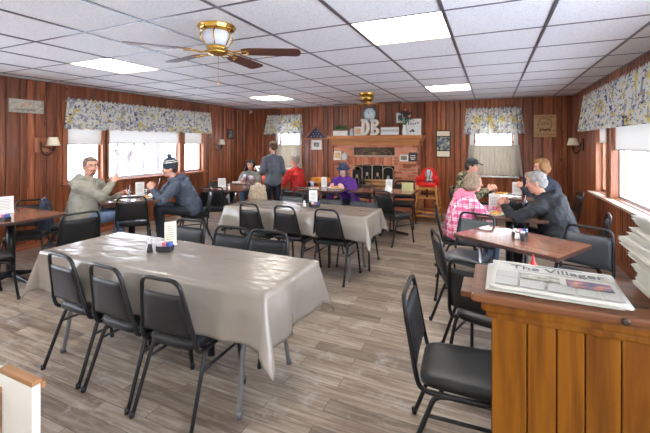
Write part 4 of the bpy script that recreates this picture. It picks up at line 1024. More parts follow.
def plate(x, y, z, label, r=.12, food=True):
    t = thing('plate', label, 'plate', (x,y,z), 0, 'white plates of food')
    mb = MB(); mb.lathe([(0,.004),(r*.6,.0),(r*.65,.004),(r,.018),(r*.99,.021),(r*.62,.009),(0,.009)], n=28, cap=False); mb.build('dish', M['paper'], t)
    if food:
        mb = MB(); rl = random.Random(int(x*77+y*31))
        for k in range(14): mb.sphere((rl.gauss(0,r*.25),rl.gauss(0,r*.25),.02+rl.random()*.015), (.025,.018,.014), 7)
        mb.build('food', M['food'], t)
def napkins(x, y, z, rot, label, w=.10, n=1):
    t = MB(); rl = random.Random(int(x*55))
    m_ = 10; vs = []
    for j in range(m_+1):
        for i in range(m_+1):
            a, b_ = (i/m_-.5)*w*1.6, (j/m_-.5)*w*1.2; vs.append((a, b_, .008+.028*abs(noise.noise(V((a*22+x*9,b_*22,y))))+.01*math.exp(-((a*a+b_*b_)/.002))))
    t.add(vs, [(j*(m_+1)+i,j*(m_+1)+i+1,(j+1)*(m_+1)+i+1,(j+1)*(m_+1)+i) for j in range(m_) for i in range(m_)], True)
    o = t.build('paper_napkin', M['paper'], None, (x,y,z-.006), rot); tag(o, label, 'napkin', 'crumpled paper napkins'); md = o.modifiers.new('s','SOLIDIFY'); md.thickness = .002
vd = lambda x, y: face_rot(x, y)   # card facing away from viewer = print faces camera
CZ = .772
shaker(-2.42,2.06,CZ,'white salt shaker on the front grey cloth'); shaker(-2.37,2.02,CZ,'dark topped pepper shaker beside the salt on the front grey cloth', True)
caddy(-2.29,2.09,CZ,.3,'black sugar caddy on the front grey cloth'); card_stand(-2.37,2.22,CZ,vd(-2.3,2.2)+.15,'menu card standing on the front grey cloth',.09,.19,'shade')
shaker(-2.22,4.28,CZ,'salt shaker on the middle grey cloth'); shaker(-2.16,4.33,CZ,'pepper shaker on the middle grey cloth',True)
caddy(-2.07,4.30,CZ,.2,'sugar caddy on the middle grey cloth'); card_stand(-2.16,4.42,CZ,vd(-2,4.4)+.1,'menu card standing on the middle grey cloth')
shaker(.205,3.64,TZ,'white salt shaker on the bare right table'); shaker(.245,3.60,TZ,'dark pepper shaker on the bare right table',True)
caddy(.23,3.74,TZ,.4,'sugar caddy with pink packets on the bare right table')
t = thing('ketchup_bottle', 'red squeeze bottle of ketchup, its top just above the far edge of the newspaper', 'bottle', (.205,2.28,TZ-.0)); t.scale = (1,1,1.27)
mb = MB(); mb.lathe([(.03,0),(.034,.005),(.033,.09),(.028,.115),(.02,.125)], n=18); mb.build('body', M['red_plastic'], t)
mb = MB(); mb.lathe([(.024,.125),(.024,.14),(.012,.15),(.007,.165),(.004,.185)], n=14); mb.build('nozzle_cap', M['red_plastic'], t)
caddy(-4.80,2.22,TZ,.2,'sugar caddy with blue packets on the left table'); card_stand(-5.28,2.46,TZ,vd(-4.9,2.4)+.1,'tilted white menu card on the left table',.15,.20,'paper',10)
shaker(-4.93,2.15,TZ,'salt shaker on the left table')
# window table
glass_cup(-5.12,3.98,TZ,'clear glass with straw nearer the bearded man'); glass_cup(-4.93,4.14,TZ,'clear glass nearer the man in the beanie')
card_stand(-5.15,4.20,TZ,vd(-5,4),'tall menu card on the table under the picture window',.13,.21)
napkins(-4.95,3.72,TZ,.3,'crumpled white napkin near the bearded man'); napkins(-5.02,4.02,TZ,1.0,'open white paper on the window table',.16); plate(-4.78,4.02,TZ,'plate before the man in the beanie',.11)
# small left table
card_stand(-4.62,5.55,TZ,vd(-4.6,5.3)+.1,'tilted white card on the small table beyond the beanie man',.14,.18,'paper',12); shaker(-4.40,5.48,TZ,'salt shaker on the small table beyond the beanie man')
# back left table
glass_cup(-4.98,6.72,TZ,'tall pale cup before the dark haired woman',.15,.034,'lilac',False,'cup','cups on the back left table'); glass_cup(-4.72,6.62,TZ,'lilac cup at the middle of the back left table',.13,.04,'lilac',False,'cup','cups on the back left table')
glass_cup(-4.48,6.74,TZ,'coral cup at the right of the back left table',.13,.045,'coral',False,'cup','cups on the back left table'); napkins(-4.95,6.42,TZ,.2,'crumpled white napkin on the back left table')
# purple table
card_stand(-2.90,6.40,TZ,vd(-2.8,6.3),'tall white card beside the woman in the purple wrap',.10,.19); plate(-2.62,6.28,TZ,'plate before the woman in the purple wrap',.14)
napkins(-2.98,6.12,TZ,.5,'crumpled napkin on the table of the purple wrap woman',.12); glass_cup(-3.06,6.22,TZ,'glass on the table of the purple wrap woman',.12,.034,'lilac',False,'glass','drinking glasses')
# fireplace table
card_stand(-1.67,6.48,TZ,vd(-1.6,6.4)-.2,'white card leaning on the table before the fireplace',.12,.19,'paper',10)
t = thing('teapot', 'white lidded sugar pot on the table before the fireplace', 'pot', (-1.62,6.24,TZ)); mb = MB(); mb.lathe([(.03,0),(.055,.015),(.062,.05),(.045,.085),(.03,.095)], n=18); mb.build('body', M['paper'], t)
mb = MB(); mb.lathe([(.032,.095),(.03,.105),(.012,.112),(.012,.122),(.004,.126)], n=14); mb.build('lid', M['paper'], t)
t = MB(); t.box((-.10,-.012,0),(.10,.012,.14),.003); tag(t.build('table_sign', simple('pale_green_card', srgb(206,204,150), .6), None, (-1.35,6.55,TZ), .1), 'small pale green card at the right end of the fireplace table', 'sign')
# right occupied tables
card_stand(.03,5.02,TZ,vd(0,5),'tall white card standing between the pink plaid person and the black jacket man',.12,.21); card_stand(.06,5.30,TZ,vd(0,5)+.2,'second white card just behind the tall card on the same table',.10,.17)
glass_cup(.36,5.12,TZ,'clear glass before the black jacket man',.14,.038); napkins(.10,4.86,TZ,.3,'crumpled napkin before the pink plaid person',.13); napkins(.24,4.98,TZ,1.3,'crumpled napkin at the middle of the pink plaid person table',.14)
plate(.42,4.88,TZ,'plate of yellow food before the black jacket man',.11); plate(.04,4.74,TZ,'plate of food before the pink plaid person',.10)
card_stand(.38,6.78,TZ,vd(.3,6.6),'white card on the far right table',.14,.20); napkins(.22,6.42,TZ,.7,'bundle of white napkins on the far right table',.2); plate(.12,6.62,TZ,'plate before the camouflage jacket man',.12)
glass_cup(.56,6.68,TZ,'dark red glass on the far right table',.12,.035,'red_plastic',False,'glass','drinking glasses'); glass_cup(.62,6.52,TZ,'green bottle glass before the woman in dark blue',.16,.03,'greenbottle',False,'glass','drinking glasses')
# ------------------------------------------------------------------ high chair
t = thing('high_chair', 'wooden high chair beside the fireplace', 'high chair', (-1.16,7.62,0), .0)
for sx in (-1,1):
    for sy in (-1,1):
        mb = MB(); mb.tube([(sx*.25,sy*.22,0),(sx*.165,sy*.15,.76)], .017, 8); mb.build('leg', M['highchair'], t)
mb = MB(); mb.box((-.18,-.17,.50),(.18,.17,.525),.005); mb.build('seat', M['highchair'], t)
mb = MB()
for sx in (-1,1):
    mb.box((sx*.18-.012,-.17,.68),(sx*.18+.012,.17,.71),.003)
    mb.box((sx*.18-.012,.15,.62),(sx*.18+.012,.171,.74),.003)
mb.box((-.18,.15,.62),(.18,.17,.74),.004); mb.box((-.18,-.17,.68),(.18,-.15,.72),.004); mb.build('seat_guard', M['highchair'], t)
for zz in (.18,.30):
    for sx in (-1,1): mb = MB(); mb.tube([(sx*(.25-.085*zz/.76),-.2,zz),(sx*(.25-.085*zz/.76),.2,zz)], .012, 7); mb.build('rung', M['highchair'], t)
for zz in (.16,.24):
    for yy in (-.215+.07*zz/.76,.2): mb = MB(); mb.tube([(-.23,yy,zz),(.23,yy,zz)], .014, 7); mb.build('rung', M['highchair'], t)
mb = MB(); mb.box((-.01,-.18,.53),(.02,-.165,.70)); mb.box((-.12,-.178,.60),(.12,-.168,.62)); mb.build('strap', M['black_metal'], t)
t = thing('booster_seat', 'red plastic baby booster seat set on the wooden high chair', 'booster seat', (-1.16,7.62,.752), .0); t.scale = (.86,.9,.9)
mb = MB(); out = [(-.21,-.17),(-.22,.1),(-.15,.17),(.15,.17),(.22,.1),(.21,-.17)]
mb.box((-.19,-.16,-.02),(.19,.16,.06),.02)
for sx in (-1,1): mb.box((sx*.225-.03,-.17,.0),(sx*.225+.03,.16,.15),.025); mb.box((sx*.205-.06,-.185,.12),(sx*.205+.045,-.04,.21),.03)
mb.build('base', M['red_plastic'], t)
mb = MB(); 
prof = [(.17,.05),(.185,.16),(.17,.28),(.12,.36),(.0,.39)]
pts = [(-x,z) for x,z in prof]+[(x,z) for x,z in prof[-2::-1]]
vs = [(x,.10,z) for x,z in pts]+[(x,.15,z) for x,z in pts]; n = len(pts); mb.add(vs, [tuple(range(n)), tuple(range(2*n-1,n-1,-1))]+[((i+1)%n,i,i+n,(i+1)%n+n) for i in range(n)]); mb.build('backrest', M['red_plastic'], t, recalc=True)
mb = MB(); mb.sphere((0,.09,.24),(.09,.03,.11),14); mb.sphere((0,.08,.10),(.10,.05,.05),12); mb.build('padding', simple('grey_pad', srgb(170,168,172), .7, var=.3, scale=40), t)
mb = MB(); mb.tube(bez([(-.05,.06,.32),(-.04,-.02,.2),(-.03,-.1,.06)],4), .009, 6); mb.tube(bez([(.05,.06,.32),(.04,-.02,.2),(.03,-.1,.06)],4), .009, 6); mb.build('harness', M['ink'], t)

# ------------------------------------------------------------------ host counter
CX0, CX1, CY0, CY1, CT = -.062, 1.30, 1.325, 1.665, 1.10
t = thing('host_counter', 'pine host counter with planked front and dark stained top at the right foreground', 'counter', (0,CY0,0))
def CB(mb, name, mat): return mb.build(name, mat, t)
mb = MB(); mb.box((CX0,0,CT-.028),(CX1,CY1-CY0,CT),.009); CB(mb, 'top', M['counter_top'])
mb = MB(); mb.box((CX0+.03,.018,CT-.062),(CX1,.32,CT-.029),.01); mb.box((CX0+.045,.028,CT-.085),(CX1,.31,CT-.06),.008); CB(mb, 'moulding', M['counter'])
mb = MB(); rl = random.Random(4); x = .0; ws = [.105,.082,.075,.09,.1,.085,.11,.09,.1,.12,.1,.1,.1,.1]
for w in ws:
    x1_ = min(x+w, CX1-.01)
    if x1_-x < .02: break
    mb.box((x+.0015,.035,.0),(x1_-.0015,.055,CT-.08),.004,0,rl.random()); x = x1_
mb.box((.0,.055,.0),(.02,.30,CT-.08),0,0,.4); mb.box((CX1-.03,.055,0),(CX1-.01,.30,CT-.08),0,0,.5); mb.box((.02,.28,0),(CX1-.03,.30,CT-.08),0,0,.6)
CB(mb, 'planked_body', M['counter'])
mb = MB(); mb.box((CX0-.04,.10,CT-.055),(CX0+.028,.26,CT-.035),.004); CB(mb, 'side_ledge', M['counter_top'])
mb = MB(); R = Matrix.Rotation(PI/2,4,'X'); mb.lathe([(.011,0),(.011,.006),(.006,.008)], (0,0,0), 14, T=Matrix.Translation((.352,.001,CT-.014))@R); CB(mb, 'brass_disc', M['bronze'])
mb = MB(); mb.prism([(.40+.035*math.cos(a), .10+.014*math.sin(a)) for a in [2*PI*i/20 for i in range(20)]], CT-.001, CT+.002); CB(mb, 'cable_hole', M['bronze'])
# newspapers
def newspaper(w, d, h, label, loc, rot, group, front=False, seed=0):
    rl = random.Random(seed); t = thing('newspaper', label, 'newspaper', loc, rot, group)
    mb = MB(); nxx, nyy = 14, 10; vs = []
    layers = 4 if front else 3
    for s_ in range(layers):
        o_ = (rl.uniform(-.004,.004), rl.uniform(-.004,.004)); z0 = h*s_/layers; zz = h*(s_+.82)/layers
        vs = []
        for top in (0,1):
            for j in range(nyy+1):
                for i in range(nxx+1):
                    x, y = (i/nxx-.5)*w, (j/nyy-.5)*d
                    wv = .0025*noise.noise(V((x*9+seed,y*9,s_*.2)))+ (.004*((j/nyy)**3) if front else 0)
                    fold = (1-(1-2*abs(j/nyy-.5)*0))*1
                    e = .0
                    if not front: e = -h*.25*(abs(i/nxx-.5)*2)**6 * (1 if top else -1)*.5
                    vs.append((x+o_[0], y+o_[1], (zz if top else z0)+wv*(1 if front or s_ else .6)+e))
        W_ = nxx+1; O = (nyy+1)*W_; fs = []
        for j in range(nyy):
            for i in range(nxx): a = j*W_+i; fs.append((a+1,a,a+W_,a+W_+1)); fs.append((O+a,O+a+1,O+a+W_+1,O+a+W_))
        for j in range(nyy): a = j*W_; fs.append((a,O+a,O+a+W_,a+W_)); a += nxx; fs.append((O+a,a,a+W_,O+a+W_))
        for i in range(nxx): fs.append((i,i+1,O+i+1,O+i)); a = nyy*W_+i; fs.append((a+1,a,O+a,O+a+1))
        mb.add(vs, fs, True)
    mb.build('folded_pages', M['news'], t)
    return t
ng = 'newspapers lying on the counter'
newspaper(.375,.29,.006,'lower newspaper on the counter, its left edge showing under the front page',(.175,1.512,CT+.002),-.02,ng,False,2)
t = newspaper(.385,.285,.008,'top newspaper on the counter with The Villager masthead',(.195,1.505,CT+.0115),-.055,ng,True,3)
zt = .0135; M['masth'] = simple('masthead_ink', (.12,.12,.12), .8)
text('The Villager', 'masthead', .060, M['masth'], t, Matrix.Translation((.015,.085,zt)), .0004, .0003)
mb = MB(); mb.box((-.17,.118,zt),(.18,.1195,zt+.0006)); mb.box((-.17,.045,zt),(.18,.046,zt+.0006)); mb.box((-.05,.124,zt),(.10,.128,zt+.0006)); mb.build('rules', M['inkgrey'], t)
mb = MB(); mb.box((-.10,-.035,zt-.001),(.02,.025,zt)); mb.build('grey_photo', M['newsgrey'], t)
mb = MB(); mb.box((.04,-.05,zt-.001),(.165,.02,zt)); mb.build('colour_photo', M['newsphoto'], t)
mb = MB()
for a in (-.178,-.10,-.02): mb.box((a,-.125,zt-.0015),(a+.07,-.045,zt-.0005))
mb.box((-.178,-.04,zt-.0015),(-.108,.03,zt-.0005)); mb.box((.06,-.125,zt-.0015),(.12,-.06,zt-.0005)); mb.box((.125,-.125,zt-.0015),(.178,-.06,zt-.0005)); mb.build('text_columns', M['coltext'], t)
rl = random.Random(21); z = CT+.004; n_ = 16
for k in range(n_):
    h = .0155+rl.uniform(-.002,.002)
    pos = 'lowest of the tall newspaper stack' if k == 0 else ('topmost of the tall newspaper stack' if k == n_-1 else None)
    lab = 'folded newspaper within the tall stack on the counter, neither topmost nor lowest' if not pos else 'folded newspaper, '+pos+' at the right end of the counter'
    newspaper(.36,.29,h*.98,lab,(.632+.02*math.sin(k*.5)+rl.uniform(-.014,.014),1.50+rl.uniform(-.012,.012),z),.03+rl.uniform(-.07,.07),'folded newspapers in the tall stack',False,50+k); z += h
# ------------------------------------------------------------------ white rack bottom left
t = thing('brochure_rack', 'white painted rack with bare wood edges at the bottom left corner', 'rack', (-1.225,.635,0))
mb = MB(); mb.box((-.17,.0,0),(0,.022,.885)); mb.build('end_panel', M['white'], t)
mb = MB(); mb.box((-.17,-.002,.885),(.002,.024,.90),.002); mb.box((-.168,.024,.868),(.002,.036,.886),.001); M['rackedge'] = wood('rack_edge_pine', srgb(120,84,50), srgb(146,104,66), srgb(168,126,86), 'x', .6); mb.build('wood_edge', M['rackedge'], t)
mb = MB(); mb.box((-.55,-.30,.0),(-.172,-.278,.86)); mb.box((-.55,.0,0),(-.172,.018,.80)); mb.box((-.55,-.3,.30),(-.172,.0,.32)); mb.build('side_panel', M['white'], t)
mb = MB(); mb.box((-.172,-.30,0),(-.155,-.001,.83),.002); mb.build('brown_back', wood('rack_brown', srgb(92,66,44), srgb(120,88,60), srgb(140,106,74), 'y', .5), t)
mb = MB(); mb.box((-.172,-.30,.83),(-.155,-.001,.845),.002); mb.build('back_edge', M['rackedge'], t)
t = thing('brochure_holder', 'white plastic holder with a blue card at the bottom left corner', 'holder', (-1.46,.62,.80))
mb = MB(); mb.box((-.06,-.05,0),(.06,-.045,.13),.002); mb.box((-.06,.02,0),(.06,.025,.10),.002); mb.box((-.06,-.05,0),(-.055,.025,.1)); mb.box((.055,-.05,0),(.06,.025,.1)); mb.box((-.06,-.05,0),(.06,.025,.004)); mb.build('holder', M['white'], t)
mb = MB(); mb.box((-.05,-.04,.005),(.05,-.03,.10)); mb.build('blue_card', simple('blue_card', srgb(90,140,180), .5), t)
# coats and bag
def lump(name, label, cat, pts, mat, loc, rot=0, vox=.012, ns=.02, nf=9, group=None):
    o = remesh_obj(name, pts, mat, vox, ns, nf); o.location = loc; o.rotation_euler[2] = rot; return tag(o, label, cat, group)
# ------------------------------------------------------------------ organic shapes
def ecap(mb, pts, rads, xdir=(1,0,0), n=14):
    """chain with elliptical cross sections: rads=[(rx,ry)], closed with domed ends"""
    P = [V(p) for p in pts]; k = len(P); X = V(xdir)
    rings = []
    def ring(c, t, a, b_):
        x = (X-t*X.dot(t)).normalized(); y = t.cross(x)
        return [c+x*(a*math.cos(2*PI*j/n))+y*(b_*math.sin(2*PI*j/n)) for j in range(n)]
    T0 = (P[1]-P[0]).normalized(); T1 = (P[-1]-P[-2]).normalized()
    for f in (.97,.75,.4): m_ = min(rads[0])*.8; rings.append(ring(P[0]-T0*m_*f, T0, rads[0][0]*math.sqrt(1-f*f), rads[0][1]*math.sqrt(1-f*f)))
    for i in range(k):
        t = (P[min(i+1,k-1)]-P[max(i-1,0)]).normalized(); rings.append(ring(P[i], t, *rads[i]))
    for f in (.4,.75,.97): m_ = min(rads[-1])*.8; rings.append(ring(P[-1]+T1*m_*f, T1, rads[-1][0]*math.sqrt(1-f*f), rads[-1][1]*math.sqrt(1-f*f)))
    vs = [p for r in rings for p in r]; fs = []
    for i in range(len(rings)-1):
        for j in range(n): a, b_ = i*n+j, i*n+(j+1)%n; fs.append((a,b_,b_+n,a+n))
    fs.append(tuple(range(n-1,-1,-1))); fs.append(tuple((len(rings)-1)*n+j for j in range(n)))
    mb.add(vs, fs, True)
def cap(mb, p0, p1, r0, r1, n=12):
    ecap(mb, [p0,p1], [(r0,r0),(r1,r1)], (V(p1)-V(p0)).orthogonal(), n)
def remesh_mesh(mb, vox, smooth=2):
    me = bpy.data.meshes.new('tmp'); me.from_pydata([tuple(v) for v in mb.v], [], mb.f)
    bm = bmesh.new(); bm.from_mesh(me); bmesh.ops.recalc_face_normals(bm, faces=bm.faces[:]); bm.to_mesh(me); bm.free()
    o = bpy.data.objects.new('tmp', me); col.objects.link(o)
    md = o.modifiers.new('r','REMESH'); md.mode = 'VOXEL'; md.voxel_size = vox; md.use_smooth_shade = True
    if smooth: s_ = o.modifiers.new('s','SMOOTH'); s_.factor = .5; s_.iterations = smooth
    dg = bpy.context.evaluated_depsgraph_get(); dg.update(); r = bpy.data.meshes.new_from_object(o.evaluated_get(dg)); bpy.data.objects.remove(o); bpy.data.meshes.remove(me)
    r.polygons.foreach_set('use_smooth', [True]*len(r.polygons)); return r
def remesh_obj(name, mb, mats, vox=.01, ns=0, nf=10, smooth=2, fn=None, zone=None, parent=None, seed=0, stretch=(1,1,1)):
    me = remesh_mesh(mb, vox, smooth)
    if not isinstance(mats, (list,tuple)): mats = [mats]
    for m_ in mats: me.materials.append(m_)
    if ns:
        off = V((seed*3.7, seed*1.3, 0)); vn = [v.normal.copy() for v in me.vertices]
        for v, n_ in zip(me.vertices, vn):
            p = v.co; q = V((p.x*stretch[0], p.y*stretch[1], p.z*stretch[2]))*nf+off
            w = noise.noise(q); rd = 1-abs(noise.noise(q*1.7+V((5,1,2))))*3
            v.co = p+n_*(ns*(.6*w+.4*max(0,rd)-.15))
    if zone:
        for p in me.polygons: p.material_index = zone(p.center, p.normal)
    o = bpy.data.objects.new(name, me); col.objects.link(o)
    if parent: o.parent = parent
    return o
def ik(S, W, a, b_, pole):
    S, W = V(S), V(W); d = W-S; D = min(d.length, (a+b_)*.985); dn = d.normalized(); W = S+dn*D
    x = (a*a-b_*b_+D*D)/(2*D); h = math.sqrt(max(a*a-x*x, 0)); p = V(pole)-dn*V(pole).dot(dn); p.normalize()
    return S+dn*x+p*h, W
def hand(mb, W, d, nrm, side, curl=.7):
    """palm from wrist W along d, palm facing nrm, side=+1 right hand"""
    d = V(d).normalized(); nrm = V(nrm); nrm = (nrm-d*nrm.dot(d)).normalized(); x = d.cross(nrm)*side   # towards the thumb side
    pc = W+d*.05
    ecap(mb, [W-d*.01, W+d*.035, W+d*.08], [(.024,.020),(.038,.016),(.040,.013)], x, 12)
    for k, (o_, ln, r) in enumerate(((.030,.072,.0092),(.010,.080,.0095),(-.010,.074,.0092),(-.029,.058,.0082))):
        b0 = W+d*(.080-.004*abs(k-1))+x*o_; c = curl*(1+.1*k); segs = (ln*.48, ln*.30, ln*.22); ang = .15; p = b0-d*.02; q = b0; pts = [p,q]
        for s_, da in zip(segs, (c*.8, c, c*.6)):
            ang += da; q = q+(d*math.cos(ang)+nrm*math.sin(ang))*s_; pts.append(q)
        pts = [pts[0]]+pts[1:]
        ecap(mb, pts, [(r,r)]*2+[(r*.95,r*.95),(r*.9,r*.9),(r*.78,r*.78)], x, 8)
    b0 = W+d*.022+x*.026; p1 = b0+(d*.62+x*.62+nrm*.45).normalized()*.036; p2 = p1+(d*.85+x*.15+nrm*.55*(.4+curl)).normalized()*.030; p3 = p2+(d*.8-x*.1+nrm*.6*(.4+curl)).normalized()*.024
    ecap(mb, [W+d*.012+x*.008, b0, p1, p2, p3], [(.014,.014),(.014,.014),(.0115,.0115),(.0105,.0105),(.009,.009)], nrm, 8)
skinm = {}
def skin(c, lip):
    return simple('skin', c, .5, var=.05, scale=20, spec=.4), simple('lips', lip, .45, var=.03)

def person(label, loc, dx, dy, lean=.15, head_yaw=0, head_pitch=.1, hands=None, top=None, bottom=None, skinc=(210,160,140), hairc=(90,60,40), hair='short',
           hat=None, stand=False, fat=1.0, glasses=False, beard=False, shoes=None, zone_top=None, twist=0.0, slouch=.0, hood=False, elbows_out=.5, knees=None, drape=False, female=False, curl=.7, sleeve=None, collar=None, hatmat=None, sit=.555, scale=1.0):
    rotz = face_rot(dx, dy); hm = simple('hair', srgb(*hairc), .7, var=.35, scale=30)
    sk, lip = skin(srgb(*skinc), srgb(int(skinc[0]*.88), int(skinc[1]*.72), int(skinc[2]*.72)))
    pel = V((0,0,.92 if stand else sit)); 
    f = math.sin(lean); up = V((0, math.sin(lean), math.cos(lean)))
    spine1 = pel+V((0,math.sin(lean*.6),math.cos(lean*.6)))*.20; chest = spine1+up*.17; neck = chest+V((0,math.sin(lean+slouch),math.cos(lean+slouch)))*.13
    hd = neck+V((0,math.sin(lean*.4+slouch)*1.0,1)).normalized()*.175
    Rt = Matrix.Rotation(twist,3,'Z')
    sw = (.165 if female else .185)*(1+.25*(fat-1))
    sh = {s_: neck+V((0,0,-.045))-up*.02+Rt@V((s_*sw,0,0)) for s_ in (-1,1)}
    hp = {s_: pel+V((s_*.085*fat,0,0)) for s_ in (-1,1)}
    kn, an, toe = {}, {}, {}
    for s_ in (-1,1):
        if stand: kn[s_] = V((s_*.09,.02,.50)); an[s_] = V((s_*.10,-.02,.09)); toe[s_] = an[s_]+V((s_*.02,.15,-.04))
        else:
            kx = (knees or {}).get(s_, (s_*.12, .43, .52)); kn[s_] = hp[s_]+(V(kx)-hp[s_]).normalized()*.43; an[s_] = kn[s_]+(V((kn[s_].x, kn[s_].y-.04, .09))-kn[s_]).normalized()*(kn[s_].z-.09); toe[s_] = an[s_]+V((s_*.02,.15,-.045))
    hands = hands or {}; el, wr, hdir, hn = {}, {}, {}, {}
    for s_ in (-1,1):
        tgt = V(hands.get(s_, (s_*.16,.36,.80) if not stand else (s_*.24,.08,.80)))
        el[s_], wr[s_] = ik(sh[s_], tgt, .285, .25, (s_*elbows_out, -.35, -.8)); hdir[s_] = (wr[s_]-el[s_]).normalized(); 
        hn[s_] = V((-s_*.5,.1,-1)) if tgt.z < sh[s_].z-.12 else V((-s_*.9,-.5,-.2))
    # ---- body (skin)
    mb = MB()
    ecap(mb, [pel+V((0,0,-.03)), pel+V((0,0,.05)), spine1, chest, neck+up*-.05], [(.14*fat,.10*fat),(.14*fat,.10*fat),(.12*fat,.088*fat),(.145,.10),(.11,.07)], (1,0,0), 18)
    ecap(mb, [sh[-1]-V((0,0,.01)), neck+up*-.03, sh[1]-V((0,0,.01))], [(.045,.045),(.06,.055),(.045,.045)], (0,1,0), 12)
    cap(mb, neck-up*.05, hd+V((0,-.015,-.05)), .055 if not female else .048, .052 if not female else .045)
    for s_ in (-1,1):
        cap(mb, sh[s_], el[s_], .046, .038); cap(mb, el[s_], wr[s_]-hdir[s_]*.0, .038, .025); hand(mb, wr[s_], hdir[s_], hn[s_], s_, curl)
        cap(mb, hp[s_], kn[s_], .078, .052); cap(mb, kn[s_], an[s_], .052, .036)
        ecap(mb, [an[s_]+V((0,-.02,-.03)), an[s_]+V((0,.05,-.045)), toe[s_]], [(.035,.035),(.038,.03),(.036,.022)], (1,0,0), 10)
    Rh = Matrix.Rotation(head_yaw,3,'Z') @ Matrix.Rotation(-head_pitch,3,'X')
    H = lambda x,y,z: hd+Rh@V((x,y,z))
    def hs(x,y,z,r,n=14): mb.sphere(H(x,y,z), r, n, R=Rh)
    hs(0,-.012,.022,(.076,.094,.096),20); hs(0,.018,-.035,(.060 if not female else .056,.070,.078),18); hs(0,.058,-.088,(.028,.024,.022)); hs(0,.074,.028,(.048,.018,.014)); 
    for s_ in (-1,1): hs(s_*.034,.058,-.028,(.024,.024,.024)); hs(s_*.076,-.008,-.012,(.011,.019,.031)); hs(s_*.034,.022,-.062,(.024,.036,.028))
    ecap(mb, [H(0,.080,.018), H(0,.094,-.008), H(0,.106,-.026)], [(.009,.009),(.011,.011),(.016,.012)], Rh@V((1,0,0)), 8)
    hs(0,.084,-.055,(.024,.010,.007),10); hs(0,.082,-.067,(.020,.010,.007),10)
    if fat > 1.1: hs(0,.026,-.082,(.055,.050,.036))
    iR = Rh.transposed()
    def zone(c, n_):
        q = iR@(c-hd)
        if abs(q.x) < .024 and -.073 < q.z < -.050 and q.y > .082: return 1
        if .010 < abs(q.x) < .045 and .026 < q.z < .036 and q.y > .066: return 2
        if beard and q.y > .05 and q.z < -.076 and abs(q.x) < .026 and q.z > -.112: return 2
        if beard and abs(q.x) < .03 and -.050 < q.z < -.042 and q.y > .07: return 2
        return 0
    body = remesh_obj('person', mb, [sk, lip, hm], .0065, 0, zone=zone, smooth=2)
    body.location = loc; body.rotation_euler[2] = rotz; body.scale = (scale,)*3; tag(body, label, 'person')
    for s_ in (-1,1):
        e = MB(); e.sphere(H(s_*.030,.0645,.008), .0115, 10); e.build('eye', M['eye'], body)
        e = MB(); e.sphere(H(s_*.030,.0720,.008), .0055, 8); e.build('iris', M['ink'], body)
    # ---- trousers
    mb = MB(); bt = bottom or M['navy']
    ecap(mb, [pel+V((0,-.01,-.045)), pel+V((0,0,.04)), pel+V((0,.0,.10))], [(.165*fat,.125*fat),(.165*fat,.13*fat),(.145*fat,.12*fat)], (1,0,0), 16)
    for s_ in (-1,1): 
        ecap(mb, [hp[s_], hp[s_]*.4+kn[s_]*.6, kn[s_]], [(.098*fat**.5,.092),(.080,.076),(.068,.066)], (1,0,0), 12)
        ecap(mb, [kn[s_], kn[s_]*.5+an[s_]*.5, an[s_]+V((0,0,-.01))], [(.068,.066),(.062,.062),(.056,.06)], (1,0,0), 12)
    remesh_obj('trousers', mb, bt, .012, .010, 9, parent=body, seed=2)
    # ---- shoes
    for s_ in (-1,1):
        mb = MB(); ecap(mb, [an[s_]+V((0,-.03,-.045)), an[s_]+V((0,.05,-.047)), toe[s_]+V((0,.03,.0))], [(.045,.042),(.05,.042),(.043,.032)], (1,0,0), 12)
        o = remesh_obj('shoe', mb, shoes or M['ink'], .012, 0, parent=body)
        for v in o.data.vertices: v.co.z = max(v.co.z, .003)
    # ---- top garment
    mb = MB(); jk = top; F_ = fat
    ecap(mb, [pel+V((0,-.005,-.01 if not stand else -.04)), pel+V((0,.0,.07)), spine1+V((0,.0,0)), chest, neck-up*.055], [(.185*F_,.145*F_),(.18*F_,.145*F_),(.168*F_,.138*F_),(.19*(.6+.4*F_),.142*(.6+.4*F_)),(.15,.105)], (1,0,0), 22)
    ecap(mb, [sh[-1]+V((0,0,-.012)), neck-up*.025, sh[1]+V((0,0,-.012))], [(.068,.064),(.085,.072),(.068,.064)], (0,1,0), 14)
    for s_ in (-1,1):
        e_ = wr[s_]-hdir[s_]*.015; mid = (sh[s_]+el[s_])/2
        ecap(mb, [sh[s_]-V((s_*.015,0,0)), mid, el[s_]], [(.077,.077),(.068,.066),(.058,.058)], (0,1,0), 12)
        ecap(mb, [el[s_], (el[s_]+e_)/2, e_-hdir[s_]*.02, e_-hdir[s_]*.008], [(.058,.058),(.052,.050),(.041,.040),(.037,.036)], (el[s_]-e_).orthogonal(), 12)
    if fat > 1.15: mb.sphere(spine1+V((0,.07,-.02)), (.17,.12,.15), 14)
    if female: 
        for s_ in (-1,1): mb.sphere(chest+V((s_*.075,.095,-.02)), (.07,.055,.065), 12)
    # collar
    nk = neck+up*-.0
    ring = [nk+V((.068*math.cos(a), .062*math.sin(a)-.0, .012+.012*math.sin(a+PI))) for a in [2*PI*i/16 for i in range(17)]]
    mb.tube(ring, .017, 8, caps=True)
    if hood:
        for a, b2 in (((0,-.105,.03),(.12,.05,.06)),((0,-.15,-.03),(.13,.06,.085)),((0,-.15,-.10),(.09,.05,.07)),((.085,-.05,.025),(.05,.08,.045)),((-.085,-.05,.025),(.05,.08,.045)),((.08,.03,.0),(.035,.06,.032)),((-.08,.03,.0),(.035,.06,.032))):
            mb.sphere(nk+V(a), b2, 12)
    garment = remesh_obj('jacket', mb, jk if isinstance(jk, list) else [jk], .0115, .020, 8.5, parent=body, seed=3, zone=zone_top, stretch=(1,1,1.35))
